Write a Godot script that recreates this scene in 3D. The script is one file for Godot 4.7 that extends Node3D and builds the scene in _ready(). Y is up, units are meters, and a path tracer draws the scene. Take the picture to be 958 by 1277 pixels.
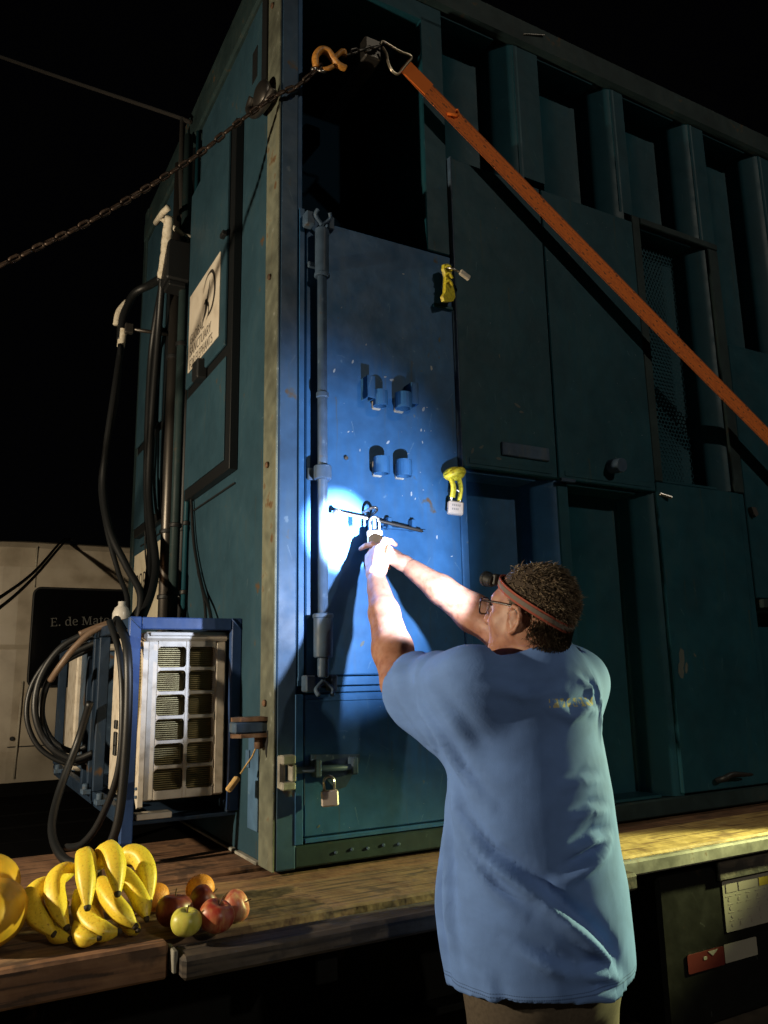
extends Node3D
# A worker with a headlamp at the door of a steel transport container at night.

const DECK := 1.04
var M := {}
var taken := {}
var rng := RandomNumberGenerator.new()

# ---------------------------------------------------------------- naming and tagging
func numbered(called: String) -> String:
	var n: int = taken.get(called, 0)
	taken[called] = n + 1
	return called if n == 0 else "%s_%03d" % [called, n]

func thing(called: String, label: String, category: String, at: Vector3 = Vector3.ZERO, group := "") -> Node3D:
	var o := Node3D.new()
	o.name = numbered(called)
	o.position = at
	o.set_meta("label", label)
	o.set_meta("category", category)
	if group != "":
		o.set_meta("group", group)
	add_child(o)
	return o

func world_of(n: Node) -> Vector3:
	var p := Vector3.ZERO
	while n != self and n is Node3D:
		p += (n as Node3D).position
		n = n.get_parent()
	return p

# a mesh whose vertices were given in world coordinates
func place(called: String, mesh: Mesh, mat: Material, parent: Node = null) -> MeshInstance3D:
	var o := MeshInstance3D.new()
	o.mesh = mesh
	o.material_override = mat
	if parent == null or parent == self:
		o.name = numbered(called)
		add_child(o)
	else:
		o.name = called
		parent.add_child(o, true)
		o.position = -world_of(parent)
	return o

func obj(called: String, st: SurfaceTool, mat: Material, parent: Node = null) -> MeshInstance3D:
	st.generate_normals()
	return place(called, st.commit(), mat, parent)

func tag(o: Node, label: String, category: String, group := "") -> Node:
	o.set_meta("label", label)
	o.set_meta("category", category)
	if group != "":
		o.set_meta("group", group)
	return o

func structure(o: Node) -> Node:
	o.set_meta("kind", "structure")
	return o

# ---------------------------------------------------------------- shapes
func mb() -> SurfaceTool:
	var st := SurfaceTool.new()
	st.begin(Mesh.PRIMITIVE_TRIANGLES)
	return st

const FLAT := 4294967295

func block(st: SurfaceTool, p: PackedVector3Array, idx: PackedInt32Array, smooth := true, uvs := PackedVector2Array(), cols := PackedColorArray()) -> void:
	var c := Vector3.ZERO
	for q in p:
		c += q
	c /= maxf(1.0, p.size())
	var vol := 0.0
	for i in range(0, idx.size(), 3):
		vol += (p[idx[i]] - c).dot((p[idx[i + 1]] - c).cross(p[idx[i + 2]] - c))
	st.set_smooth_group(0 if smooth else FLAT)
	for i in range(0, idx.size(), 3):
		for k in ([0, 2, 1] if vol > 0.0 else [0, 1, 2]):
			var j := idx[i + k]
			st.set_uv(uvs[j] if uvs.size() else Vector2.ZERO)
			if cols.size():
				st.set_color(cols[j])
			st.add_vertex(p[j])

# chamfered box: centre, size, chamfer, orientation
func box(st: SurfaceTool, c: Vector3, s: Vector3, bev := 0.003, b := Basis()) -> void:
	var h := s * 0.5
	bev = minf(bev, minf(h.x, minf(h.y, h.z)) * 0.6)
	var p := PackedVector3Array()
	for sx in [-1, 1]:
		for sy in [-1, 1]:
			for sz in [-1, 1]:
				p.append(c + b * Vector3(sx * h.x, sy * (h.y - bev), sz * (h.z - bev)))
				p.append(c + b * Vector3(sx * (h.x - bev), sy * h.y, sz * (h.z - bev)))
				p.append(c + b * Vector3(sx * (h.x - bev), sy * (h.y - bev), sz * h.z))
	var id := func(x: int, y: int, z: int, k: int) -> int: return ((x * 2 + y) * 2 + z) * 3 + k
	var t := PackedInt32Array()
	var quad := func(a: int, b2: int, c2: int, d: int) -> void:
		var nrm := (p[b2] - p[a]).cross(p[c2] - p[a])
		var out := (p[a] + p[b2] + p[c2] + p[d]) * 0.25 - c
		if nrm.dot(out) >= 0.0:
			t.append_array([a, b2, c2, a, c2, d])
		else:
			t.append_array([a, c2, b2, a, d, c2])
	for s1 in [0, 1]:
		quad.call(id.call(s1, 0, 0, 0), id.call(s1, 1, 0, 0), id.call(s1, 1, 1, 0), id.call(s1, 0, 1, 0))
		quad.call(id.call(0, s1, 0, 1), id.call(1, s1, 0, 1), id.call(1, s1, 1, 1), id.call(0, s1, 1, 1))
		quad.call(id.call(0, 0, s1, 2), id.call(1, 0, s1, 2), id.call(1, 1, s1, 2), id.call(0, 1, s1, 2))
		for s2 in [0, 1]:
			quad.call(id.call(s1, s2, 0, 0), id.call(s1, s2, 1, 0), id.call(s1, s2, 1, 1), id.call(s1, s2, 0, 1))
			quad.call(id.call(s1, 0, s2, 0), id.call(s1, 1, s2, 0), id.call(s1, 1, s2, 2), id.call(s1, 0, s2, 2))
			quad.call(id.call(0, s1, s2, 1), id.call(1, s1, s2, 1), id.call(1, s1, s2, 2), id.call(0, s1, s2, 2))
			for s3 in [0, 1]:
				var a: int = id.call(s1, s2, s3, 0)
				var nrm2 := (p[a + 1] - p[a]).cross(p[a + 2] - p[a])
				if nrm2.dot(p[a] - c) >= 0.0:
					t.append_array([a, a + 1, a + 2])
				else:
					t.append_array([a, a + 2, a + 1])
	block(st, p, t, false)

# box given by two corners
func bb(st: SurfaceTool, a: Vector3, b: Vector3, bev := 0.003) -> void:
	box(st, (a + b) * 0.5, (b - a).abs(), bev)

func frame_of(d: Vector3, hint := Vector3.UP) -> Basis:
	d = d.normalized()
	if absf(d.dot(hint)) > 0.97:
		hint = Vector3.RIGHT
	var x := hint.cross(d).normalized()
	return Basis(x, d.cross(x), d)

# tube along points; radius is a number or an array; flat squashes the section along the frame's y
func tube(st: SurfaceTool, pts: PackedVector3Array, r, sides := 8, flat := 1.0, closed := false, col = null) -> void:
	var p := PackedVector3Array()
	var n := pts.size()
	var b := frame_of(pts[1] - pts[0])
	for i in n:
		var d: Vector3
		if closed:
			d = pts[(i + 1) % n] - pts[(i + n - 1) % n]
		else:
			d = pts[mini(i + 1, n - 1)] - pts[maxi(i - 1, 0)]
		d = d.normalized()
		var x := (b.x - d * b.x.dot(d)).normalized()
		b = Basis(x, d.cross(x), d)
		var rr: float = r[i] if r is Array or r is PackedFloat32Array else r
		for k in sides:
			var a := TAU * k / sides
			p.append(pts[i] + (b.x * cos(a) + b.y * sin(a) * flat) * rr)
	var t := PackedInt32Array()
	for i in (n if closed else n - 1):
		var i2 := (i + 1) % n
		for k in sides:
			var k2 := (k + 1) % sides
			t.append_array([i * sides + k, i2 * sides + k, i2 * sides + k2, i * sides + k, i2 * sides + k2, i * sides + k2])
	var cols := PackedColorArray()
	if not closed:
		p.append(pts[0])
		p.append(pts[n - 1])
		for k in sides:
			var k2 := (k + 1) % sides
			t.append_array([n * sides, k, k2, n * sides + 1, (n - 1) * sides + k2, (n - 1) * sides + k])
	if col != null:
		for q in p:
			cols.append(col)
	block(st, p, t, true, PackedVector2Array(), cols)

func cyl(st: SurfaceTool, a: Vector3, b: Vector3, r: float, r2 := -1.0, sides := 16) -> void:
	if r2 < 0.0:
		r2 = r
	var d := (b - a).normalized()
	var ch := minf(0.003, minf(minf(r, maxf(r2, 0.001)) * 0.3, a.distance_to(b) * 0.3))
	var prof := [Vector2(0, 0), Vector2(r - ch, 0), Vector2(r, ch), Vector2(r2, a.distance_to(b) - ch), Vector2(r2 - ch, a.distance_to(b)), Vector2(0, a.distance_to(b))]
	lathe(st, prof, Transform3D(frame_of(d), a), sides, true)

# profile of (radius, height) turned about the z axis of xf; sharp splits the rings so that edges stay crisp
func lathe(st: SurfaceTool, prof: Array, xf: Transform3D, sides := 20, sharp := false, wob := 0.0, lobes := 5) -> void:
	var p := PackedVector3Array()
	var t := PackedInt32Array()
	var rings := []
	for i in prof.size():
		rings.append(prof[i])
	for i in rings.size():
		for k in sides:
			var a := TAU * k / sides
			var rr: float = rings[i].x * (1.0 + wob * cos(a * lobes))
			p.append(xf * Vector3(cos(a) * rr, sin(a) * rr, rings[i].y))
	for i in rings.size() - 1:
		for k in sides:
			var k2 := (k + 1) % sides
			t.append_array([i * sides + k, (i + 1) * sides + k2, (i + 1) * sides + k, i * sides + k, i * sides + k2, (i + 1) * sides + k2])
	if not sharp:
		block(st, p, t, true)
		return
	# every band its own smooth piece
	var q := PackedVector3Array()
	var u := PackedInt32Array()
	for i in t.size():
		u.append(q.size())
		q.append(p[t[i]])
	var c := Vector3.ZERO
	for v in p:
		c += v
	c /= p.size()
	var vol := 0.0
	for i in range(0, q.size(), 3):
		vol += (q[i] - c).dot((q[i + 1] - c).cross(q[i + 2] - c))
	var per := sides * 6
	for i in rings.size() - 1:
		st.set_smooth_group(i + 1)
		for j in range(i * per, (i + 1) * per, 3):
			for k in ([0, 2, 1] if vol > 0.0 else [0, 1, 2]):
				st.set_uv(Vector2.ZERO)
				st.add_vertex(q[j + k])

func ellipsoid(st: SurfaceTool, c: Vector3, r: Vector3, b := Basis(), sides := 24, rings := 14) -> void:
	var p := PackedVector3Array()
	var t := PackedInt32Array()
	for i in rings + 1:
		var th := PI * i / rings
		for k in sides:
			var a := TAU * k / sides
			p.append(c + b * Vector3(r.x * sin(th) * cos(a), r.y * cos(th), r.z * sin(th) * sin(a)))
	for i in rings:
		for k in sides:
			var k2 := (k + 1) % sides
			t.append_array([i * sides + k, (i + 1) * sides + k2, (i + 1) * sides + k, i * sides + k, i * sides + k2, (i + 1) * sides + k2])
	block(st, p, t, true)

# closed outline (in xf's x,y) pushed along xf's z from 0 to depth
func prism(st: SurfaceTool, poly: PackedVector2Array, xf: Transform3D, depth: float) -> void:
	var n := poly.size()
	var p := PackedVector3Array()
	for q in poly:
		p.append(xf * Vector3(q.x, q.y, 0))
	for q in poly:
		p.append(xf * Vector3(q.x, q.y, depth))
	var t := PackedInt32Array()
	var tri := Geometry2D.triangulate_polygon(poly)
	var a2 := 0.0
	for i in n:
		a2 += poly[i].cross(poly[(i + 1) % n])
	for i in range(0, tri.size(), 3):
		var x := poly[tri[i]]
		var cw := (poly[tri[i + 1]] - x).cross(poly[tri[i + 2]] - x) < 0.0
		var q: Array = [tri[i], tri[i + 1], tri[i + 2]] if cw else [tri[i], tri[i + 2], tri[i + 1]]
		t.append_array([q[0], q[1], q[2], q[0] + n, q[2] + n, q[1] + n])
	for i in n:
		var j := (i + 1) % n
		if a2 > 0.0:
			t.append_array([i, j, j + n, i, j + n, i + n])
		else:
			t.append_array([i, j + n, j, i, i + n, j + n])
	block(st, p, t, false)

func rect(w: float, h: float, r := 0.0, seg := 3, c := Vector2.ZERO) -> PackedVector2Array:
	var out := PackedVector2Array()
	if r <= 0.0:
		return PackedVector2Array([c + Vector2(-w, -h) / 2, c + Vector2(w, -h) / 2, c + Vector2(w, h) / 2, c + Vector2(-w, h) / 2])
	for q in 4:
		var cc := c + Vector2((w / 2 - r) * (1 if q in [0, 3] else -1), (h / 2 - r) * (1 if q < 2 else -1))
		for i in seg + 1:
			var a := PI / 2 * q + PI / 2 * i / seg
			out.append(cc + Vector2(cos(a), sin(a)) * r)
	return out

func curve(pts: Array, steps := 6) -> PackedVector3Array:
	var out := PackedVector3Array()
	var n := pts.size()
	for i in n - 1:
		var a: Vector3 = pts[maxi(i - 1, 0)]
		var b: Vector3 = pts[i]
		var c: Vector3 = pts[i + 1]
		var d: Vector3 = pts[mini(i + 2, n - 1)]
		for k in steps:
			out.append(b.cubic_interpolate(c, a, d, float(k) / steps))
	out.append(pts[n - 1])
	return out

# flat lettering as thin raised print: centre, size of a capital, facing (x right, y up, z out)
func letters(called: String, text: String, at: Vector3, b: Basis, height: float, mat: Material, parent: Node, font := "Droid Sans", stretch := 1.0) -> void:
	var f := SystemFont.new()
	f.font_names = PackedStringArray([font])
	var tm := TextMesh.new()
	tm.text = text
	tm.font = f
	tm.font_size = 64
	tm.pixel_size = height / 46.0
	tm.depth = 0.0015
	tm.horizontal_alignment = HORIZONTAL_ALIGNMENT_LEFT
	var o := MeshInstance3D.new()
	o.mesh = tm
	o.material_override = mat
	o.name = called
	parent.add_child(o, true)
	o.transform = Transform3D(Basis(b.x * stretch, b.y, b.z), at - world_of(parent))

# ---------------------------------------------------------------- materials
func lin(r: float, g: float, b: float) -> Color:
	return Color(r, g, b).linear_to_srgb()

func plain(c: Color, rough := 0.6, metal := 0.0) -> StandardMaterial3D:
	var m := StandardMaterial3D.new()
	m.albedo_color = c
	m.roughness = rough
	m.metallic = metal
	return m

func noise(freq: float, sd: int, oct := 4, kind := FastNoiseLite.TYPE_SIMPLEX_SMOOTH) -> FastNoiseLite:
	var n := FastNoiseLite.new()
	n.noise_type = kind
	n.seed = sd
	n.frequency = freq
	n.fractal_octaves = oct
	return n

func noise_tex(n: FastNoiseLite, stops: Array, cols: Array, size := 512, normal := false, bump := 4.0) -> NoiseTexture2D:
	var t := NoiseTexture2D.new()
	t.width = size
	t.height = size
	t.seamless = true
	t.noise = n
	if normal:
		t.as_normal_map = true
		t.bump_strength = bump
	elif cols.size():
		var g := Gradient.new()
		g.offsets = PackedFloat32Array(stops)
		g.colors = PackedColorArray(cols)
		t.color_ramp = g
	return t

func tri(m: StandardMaterial3D, scale: Vector3, world := true) -> StandardMaterial3D:
	m.uv1_triplanar = true
	m.uv1_world_triplanar = world
	m.uv1_scale = scale
	return m

# weathered paint: base tone with clouding, runs, chips and rust, as an image
func paint_image(base: Color, size: int, sd: int, chips: float, rust: float, cloud: float, dirt: Color) -> ImageTexture:
	var a := noise(0.006, sd, 5).get_seamless_image(size, size)
	var b := noise(0.035, sd + 1, 4).get_seamless_image(size, size)
	var c := noise(0.05, sd + 2, 3, FastNoiseLite.TYPE_CELLULAR).get_seamless_image(size, size)
	var s := noise(0.02, sd + 3, 3).get_seamless_image(size, size)
	var im := Image.create(size, size, false, Image.FORMAT_RGB8)
	var pale := lin(0.34, 0.36, 0.36)
	var brown := lin(0.11, 0.055, 0.025)
	for y in size:
		for x in size:
			var va := a.get_pixel(x, y).r
			var vb := b.get_pixel(x, y).r
			var run := s.get_pixel(x * 3 % size, (y / 4) % size).r
			var k := 1.0 + (va - 0.5) * cloud + (vb - 0.5) * cloud * 0.5
			var col := Color(base.r * k, base.g * k, base.b * k)
			col = col.lerp(dirt, clampf((va * 0.6 + run * 0.6 - 0.66) * 1.5, 0.0, 0.32))
			if vb > 0.92 - chips * 0.10:
				col = col.lerp(pale, clampf((vb - 0.92 + chips * 0.10) * 14.0, 0.0, 0.75) * chips)
			if rust > 0.0 and va * 0.5 + c.get_pixel(x, y).r * 0.3 + vb * 0.4 > 0.86 - rust * 0.2:
				col = col.lerp(brown, clampf((va * 0.5 + c.get_pixel(x, y).r * 0.3 + vb * 0.4 - 0.86 + rust * 0.2) * 8.0, 0.0, 0.9))
			im.set_pixel(x, y, col)
	# scrapes and thin dirty runs
	var r := RandomNumberGenerator.new()
	r.seed = sd * 31
	for i in int(size * 0.16 * (0.4 + chips)):
		var q := Vector2(r.randf() * size, r.randf() * size)
		var d := Vector2.from_angle(r.randf_range(0.9, 2.2) if r.randf() < 0.6 else r.randf() * TAU)
		var amt := r.randf_range(0.08, 0.4)
		for k in r.randi_range(4, 26):
			var px := posmod(int(q.x + d.x * k), size)
			var py := posmod(int(q.y + d.y * k), size)
			im.set_pixel(px, py, im.get_pixel(px, py).lerp(pale, amt * (1.0 - k / 30.0)))
	for i in int(size * 0.07):
		var x0 := r.randi() % size
		var y0 := r.randi() % size
		var len := r.randi_range(size / 14, size / 4)
		var w := r.randi_range(1, 3)
		var tone := brown if r.randf() < 0.35 else dirt
		var amt := r.randf_range(0.12, 0.38)
		for k in len:
			for j in w:
				var px := posmod(x0 + j + int(1.5 * sin(k * 0.05 + i)), size)
				var py := posmod(y0 + k, size)
				im.set_pixel(px, py, im.get_pixel(px, py).lerp(tone, amt * (1.0 - float(k) / len)))
	return ImageTexture.create_from_image(im)

func painted(base: Color, sd: int, chips := 0.4, rust := 0.2, cloud := 0.5, rough := 0.42, dirt := Color(0.2, 0.2, 0.16), size := 512, tile := 0.8) -> StandardMaterial3D:
	var m := plain(Color.WHITE, rough)
	m.albedo_texture = paint_image(base, size, sd, chips, rust, cloud, dirt)
	m.normal_enabled = true
	m.normal_texture = dents
	m.normal_scale = 0.10
	m.roughness_texture = rough_map
	m.roughness_texture_channel = BaseMaterial3D.TEXTURE_CHANNEL_RED
	m.roughness = 1.0 if rough > 0.5 else 0.9
	m.metallic_specular = 0.28
	return tri(m, Vector3.ONE * tile)

var dents: Texture2D
var rough_map: Texture2D

func glow(c: Color, e: float) -> StandardMaterial3D:
	var m := plain(c, 0.3)
	m.emission_enabled = true
	m.emission = c
	m.emission_energy_multiplier = e
	return m

func materials() -> void:
	dents = noise_tex(noise(0.012, 5, 5), [], [], 512, true, 5.0)
	rough_map = noise_tex(noise(0.02, 8, 5), [0.0, 0.45, 0.7, 1.0], [Color(0.44, 0.44, 0.44), Color(0.50, 0.50, 0.50), Color(0.56, 0.56, 0.56), Color(0.66, 0.66, 0.66)])
	M.blue = painted(lin(0.024, 0.086, 0.190), 11, 0.40, 0.02, 0.26, 0.42, lin(0.042, 0.086, 0.15))
	M.teal = painted(lin(0.0095, 0.053, 0.074), 21, 0.15, 0.0, 0.20, 0.42, lin(0.022, 0.058, 0.064))
	M.post_front = painted(lin(0.034, 0.072, 0.125), 27, 0.4, 0.06, 0.3, 0.45, lin(0.055, 0.080, 0.10))
	M.teal_side = painted(lin(0.027, 0.063, 0.088), 23, 0.2, 0.03, 0.16, 0.5, lin(0.040, 0.072, 0.088))
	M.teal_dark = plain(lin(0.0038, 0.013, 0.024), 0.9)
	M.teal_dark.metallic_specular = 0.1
	M.post = painted(lin(0.135, 0.145, 0.11), 31, 0.5, 0.45, 0.5, 0.6, lin(0.19, 0.16, 0.085))
	M.rail = painted(lin(0.020, 0.036, 0.038), 37, 0.2, 0.15, 0.4, 0.6, lin(0.036, 0.042, 0.038))
	M.galv = painted(lin(0.045, 0.075, 0.12), 41, 0.5, 0.25, 0.5, 0.5, lin(0.09, 0.09, 0.08), 256, 2.0)
	M.frame_blue = painted(lin(0.029, 0.062, 0.165), 51, 0.15, 0.1, 0.25, 0.42, lin(0.05, 0.08, 0.16), 256, 1.5)
	M.pale_blue = painted(lin(0.07, 0.14, 0.24), 53, 0.15, 0.15, 0.3, 0.45, lin(0.09, 0.14, 0.2), 256, 1.5)
	M.rust = tri(plain(Color.WHITE, 0.85), Vector3.ONE * 4.0)
	M.rust.albedo_texture = noise_tex(noise(0.02, 61, 5), [0.0, 0.4, 0.6, 1.0], [lin(0.03, 0.02, 0.012), lin(0.08, 0.04, 0.02), lin(0.16, 0.085, 0.045), lin(0.22, 0.17, 0.12)], 256)
	M.black = plain(lin(0.008, 0.009, 0.010), 0.55)
	M.rubber = plain(lin(0.007, 0.008, 0.009), 0.46)
	M.steel = plain(lin(0.45, 0.43, 0.40), 0.32, 1.0)
	M.dark_steel = plain(lin(0.12, 0.11, 0.10), 0.42, 0.9)
	M.chain = tri(plain(Color.WHITE, 0.5, 0.55), Vector3.ONE * 6.0)
	M.chain.albedo_texture = noise_tex(noise(0.03, 67, 4), [0.0, 0.5, 1.0], [lin(0.02, 0.012, 0.008), lin(0.05, 0.032, 0.022), lin(0.10, 0.08, 0.065)], 256)
	M.brass = plain(lin(0.55, 0.42, 0.30), 0.38, 0.75)
	M.beige = tri(plain(Color.WHITE, 0.45), Vector3.ONE * 2.0)
	M.beige.albedo_texture = noise_tex(noise(0.015, 71, 5), [0.0, 0.35, 0.6, 1.0], [lin(0.34, 0.29, 0.22), lin(0.53, 0.47, 0.38), lin(0.58, 0.52, 0.43), lin(0.62, 0.57, 0.48)], 512)
	M.fin = tri(plain(Color.WHITE, 0.5, 0.5), Vector3.ONE * 3.0)
	M.fin.albedo_texture = noise_tex(noise(0.02, 73, 4), [0.0, 0.5, 1.0], [lin(0.16, 0.12, 0.05), lin(0.26, 0.21, 0.09), lin(0.34, 0.28, 0.13)], 256)
	M.sign = tri(plain(Color.WHITE, 0.5), Vector3.ONE * 2.0)
	M.sign.albedo_texture = noise_tex(noise(0.012, 77, 5), [0.0, 0.4, 1.0], [lin(0.54, 0.47, 0.38), lin(0.68, 0.61, 0.50), lin(0.72, 0.66, 0.56)], 256)
	M.yellow_dull = plain(lin(0.38, 0.28, 0.02), 0.5)
	M.sticker = plain(lin(0.23, 0.21, 0.17), 0.5)
	M.ink = plain(lin(0.03, 0.025, 0.022), 0.6)
	M.ink_dark = plain(lin(0.09, 0.075, 0.06), 0.6)
	M.ink_grey = plain(lin(0.22, 0.19, 0.16), 0.6)
	M.foam = tri(plain(Color.WHITE, 0.85), Vector3.ONE * 5.0)
	M.foam.albedo_texture = noise_tex(noise(0.04, 79, 4), [0.0, 0.5, 1.0], [lin(0.42, 0.36, 0.25), lin(0.66, 0.6, 0.48), lin(0.78, 0.73, 0.62)], 256)
	M.wood = wood(lin(0.135, 0.066, 0.033), lin(0.26, 0.140, 0.070), lin(0.045, 0.025, 0.015), 81)
	M.wood2 = wood(lin(0.125, 0.070, 0.036), lin(0.25, 0.155, 0.078), lin(0.05, 0.03, 0.018), 85)
	M.wood3 = wood(lin(0.040, 0.030, 0.022), lin(0.085, 0.065, 0.045), lin(0.015, 0.012, 0.010), 87)
	M.mat = plain(lin(0.0025, 0.0025, 0.0025), 0.95)
	M.mat.metallic_specular = 0.05
	M.wood4 = wood(lin(0.40, 0.26, 0.085), lin(0.58, 0.40, 0.15), lin(0.16, 0.085, 0.03), 89)
	M.grey_edge = painted(lin(0.30, 0.29, 0.25), 91, 0.5, 0.4, 0.6, 0.6, lin(0.16, 0.15, 0.12), 256, 2.0)
	M.chassis = painted(lin(0.005, 0.005, 0.0045), 93, 0.05, 0.1, 0.4, 0.6, lin(0.010, 0.009, 0.007), 256, 1.2)
	M.strap = strap_material()
	M.hook = tri(plain(Color.WHITE, 0.5), Vector3.ONE * 9.0)
	M.hook.albedo_texture = noise_tex(noise(0.03, 97, 4), [0.0, 0.3, 0.5, 1.0], [lin(0.10, 0.05, 0.02), lin(0.42, 0.17, 0.03), lin(0.55, 0.24, 0.04), lin(0.6, 0.3, 0.07)], 256)
	M.yellow = tri(plain(Color.WHITE, 0.5), Vector3.ONE * 9.0)
	M.yellow.albedo_texture = noise_tex(noise(0.03, 99, 4), [0.0, 0.32, 0.5, 1.0], [lin(0.16, 0.10, 0.02), lin(0.52, 0.42, 0.02), lin(0.68, 0.58, 0.03), lin(0.74, 0.66, 0.08)], 256)
	M.white_paint = tri(plain(Color.WHITE, 0.4), Vector3.ONE * 0.6)
	M.white_paint.albedo_texture = noise_tex(noise(0.008, 101, 5), [0.0, 0.4, 0.6, 1.0], [lin(0.34, 0.28, 0.20), lin(0.50, 0.43, 0.33), lin(0.56, 0.49, 0.38), lin(0.60, 0.53, 0.43)], 512)
	M.dark_glass = plain(lin(0.004, 0.004, 0.005), 0.12)
	M.earth = tri(plain(Color.WHITE, 0.95), Vector3.ONE * 0.5)
	M.earth.albedo_texture = noise_tex(noise(0.02, 103, 5), [0.0, 0.5, 1.0], [lin(0.03, 0.022, 0.015), lin(0.06, 0.045, 0.03), lin(0.10, 0.075, 0.05)], 512)
	M.ink_white = plain(lin(0.13, 0.13, 0.12), 0.6)
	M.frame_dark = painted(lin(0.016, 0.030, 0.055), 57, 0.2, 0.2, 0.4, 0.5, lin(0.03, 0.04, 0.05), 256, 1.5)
	M.hose_pale = plain(lin(0.13, 0.085, 0.055), 0.5)
	M.bottle = plain(lin(0.5, 0.48, 0.44), 0.3)
	M.sign_yellow = tri(plain(Color.WHITE, 0.5), Vector3.ONE * 2.0)
	M.sign_yellow.albedo_texture = noise_tex(noise(0.012, 78, 5), [0.0, 0.4, 1.0], [lin(0.42, 0.36, 0.24), lin(0.60, 0.54, 0.40), lin(0.68, 0.62, 0.48)], 256)
	M.lock_pale = plain(lin(0.56, 0.49, 0.43), 0.4, 0.5)
	M.ring_steel = plain(lin(0.52, 0.45, 0.33), 0.35, 0.85)
	M.strap_plain = plain(lin(0.78, 0.17, 0.015), 0.85)
	M.rope = plain(lin(0.014, 0.012, 0.010), 0.9)
	M.banana = tri(plain(Color.WHITE, 0.45), Vector3.ONE * 7.0)
	M.banana.albedo_texture = noise_tex(noise(0.035, 131, 5), [0.0, 0.20, 0.25, 0.6, 1.0], [lin(0.06, 0.03, 0.01), lin(0.28, 0.15, 0.02), lin(0.66, 0.47, 0.03), lin(0.74, 0.56, 0.045), lin(0.72, 0.60, 0.08)], 512)
	M.banana.subsurf_scatter_enabled = true
	M.banana.subsurf_scatter_strength = 0.1
	M.banana_tip = plain(lin(0.035, 0.024, 0.012), 0.8)
	M.apple_red = fruit_skin(133, [lin(0.20, 0.014, 0.010), lin(0.32, 0.035, 0.02), lin(0.42, 0.15, 0.06), lin(0.50, 0.32, 0.12)])
	M.apple_pale = fruit_skin(135, [lin(0.28, 0.04, 0.025), lin(0.38, 0.10, 0.055), lin(0.46, 0.22, 0.11), lin(0.50, 0.34, 0.16)])
	M.apple_green = fruit_skin(137, [lin(0.36, 0.30, 0.03), lin(0.48, 0.45, 0.06), lin(0.54, 0.52, 0.10), lin(0.55, 0.38, 0.08)])
	M.apple_dark = fruit_skin(139, [lin(0.07, 0.007, 0.006), lin(0.12, 0.016, 0.010), lin(0.17, 0.035, 0.016), lin(0.22, 0.07, 0.03)])
	M.orange = tri(plain(Color.WHITE, 0.5), Vector3.ONE * 9.0)
	M.orange.albedo_texture = noise_tex(noise(0.05, 141, 3), [0.0, 0.5, 1.0], [lin(0.52, 0.17, 0.02), lin(0.66, 0.25, 0.025), lin(0.70, 0.30, 0.04)], 256)
	M.orange.normal_enabled = true
	M.orange.normal_texture = noise_tex(noise(0.12, 143, 2), [], [], 256, true, 3.0)
	M.melon = tri(plain(Color.WHITE, 0.42), Vector3.ONE * 3.0)
	M.melon.albedo_texture = noise_tex(noise(0.02, 145, 5), [0.0, 0.35, 0.6, 1.0], [lin(0.22, 0.16, 0.02), lin(0.46, 0.26, 0.02), lin(0.58, 0.31, 0.02), lin(0.62, 0.36, 0.03)], 256)
	M.chassis.metallic_specular = 0.2
	M.shirt_plain = plain(lin(0.145, 0.26, 0.57), 0.85)
	M.trousers = tri(plain(Color.WHITE, 0.9), Vector3.ONE * 8.0)
	M.trousers.albedo_texture = noise_tex(noise(0.04, 171, 4), [0.0, 0.5, 1.0], [lin(0.05, 0.038, 0.026), lin(0.075, 0.058, 0.04), lin(0.095, 0.075, 0.053)], 256)
	M.frame_plastic = plain(lin(0.02, 0.012, 0.014), 0.25)
	M.pane = plain(Color(1, 1, 1, 0.08), 0.05)
	M.pane.transparency = BaseMaterial3D.TRANSPARENCY_ALPHA
	M.band_red = plain(lin(0.30, 0.065, 0.04), 0.8)
	M.band_grey = plain(lin(0.14, 0.12, 0.105), 0.8)
	cloth_noise.seed = 5
	cloth_noise.frequency = 0.03
	M.worn = plain(lin(0.10, 0.11, 0.10), 0.16)
	M.scratch = plain(lin(0.26, 0.29, 0.32), 0.6)
	M.grime = plain(lin(0.07, 0.085, 0.085), 0.8)
	M.red = plain(lin(0.075, 0.005, 0.004), 0.4)

func wood(a: Color, b: Color, c: Color, sd: int) -> StandardMaterial3D:
	var size := 512
	var n1 := noise(0.01, sd, 5).get_seamless_image(size, size)
	var n2 := noise(0.03, sd + 1, 4).get_seamless_image(size, size)
	var im := Image.create(size, size, false, Image.FORMAT_RGB8)
	for y in size:
		for x in size:
			var g := n2.get_pixel((x / 6) % size, (y * 3) % size).r
			var w := n1.get_pixel(x, y).r
			var col := a.lerp(b, clampf((g - 0.35) * 2.2 * 0.6 + (w - 0.4) * 1.2, 0.0, 1.0))
			if g < 0.36:
				col = col.lerp(c, clampf((0.36 - g) * 9.0, 0.0, 0.85))
			if w > 0.66:
				col = col.lerp(c, clampf((w - 0.66) * 5.0, 0.0, 0.7))
			im.set_pixel(x, y, col)
	var m := plain(Color.WHITE, 0.72)
	m.albedo_texture = ImageTexture.create_from_image(im)
	var im2 := n2.duplicate()
	im2.resize(size, size)
	m.normal_enabled = true
	m.normal_texture = dents
	m.normal_scale = 0.6
	return tri(m, Vector3(1.1, 1.1, 1.1))

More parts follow.
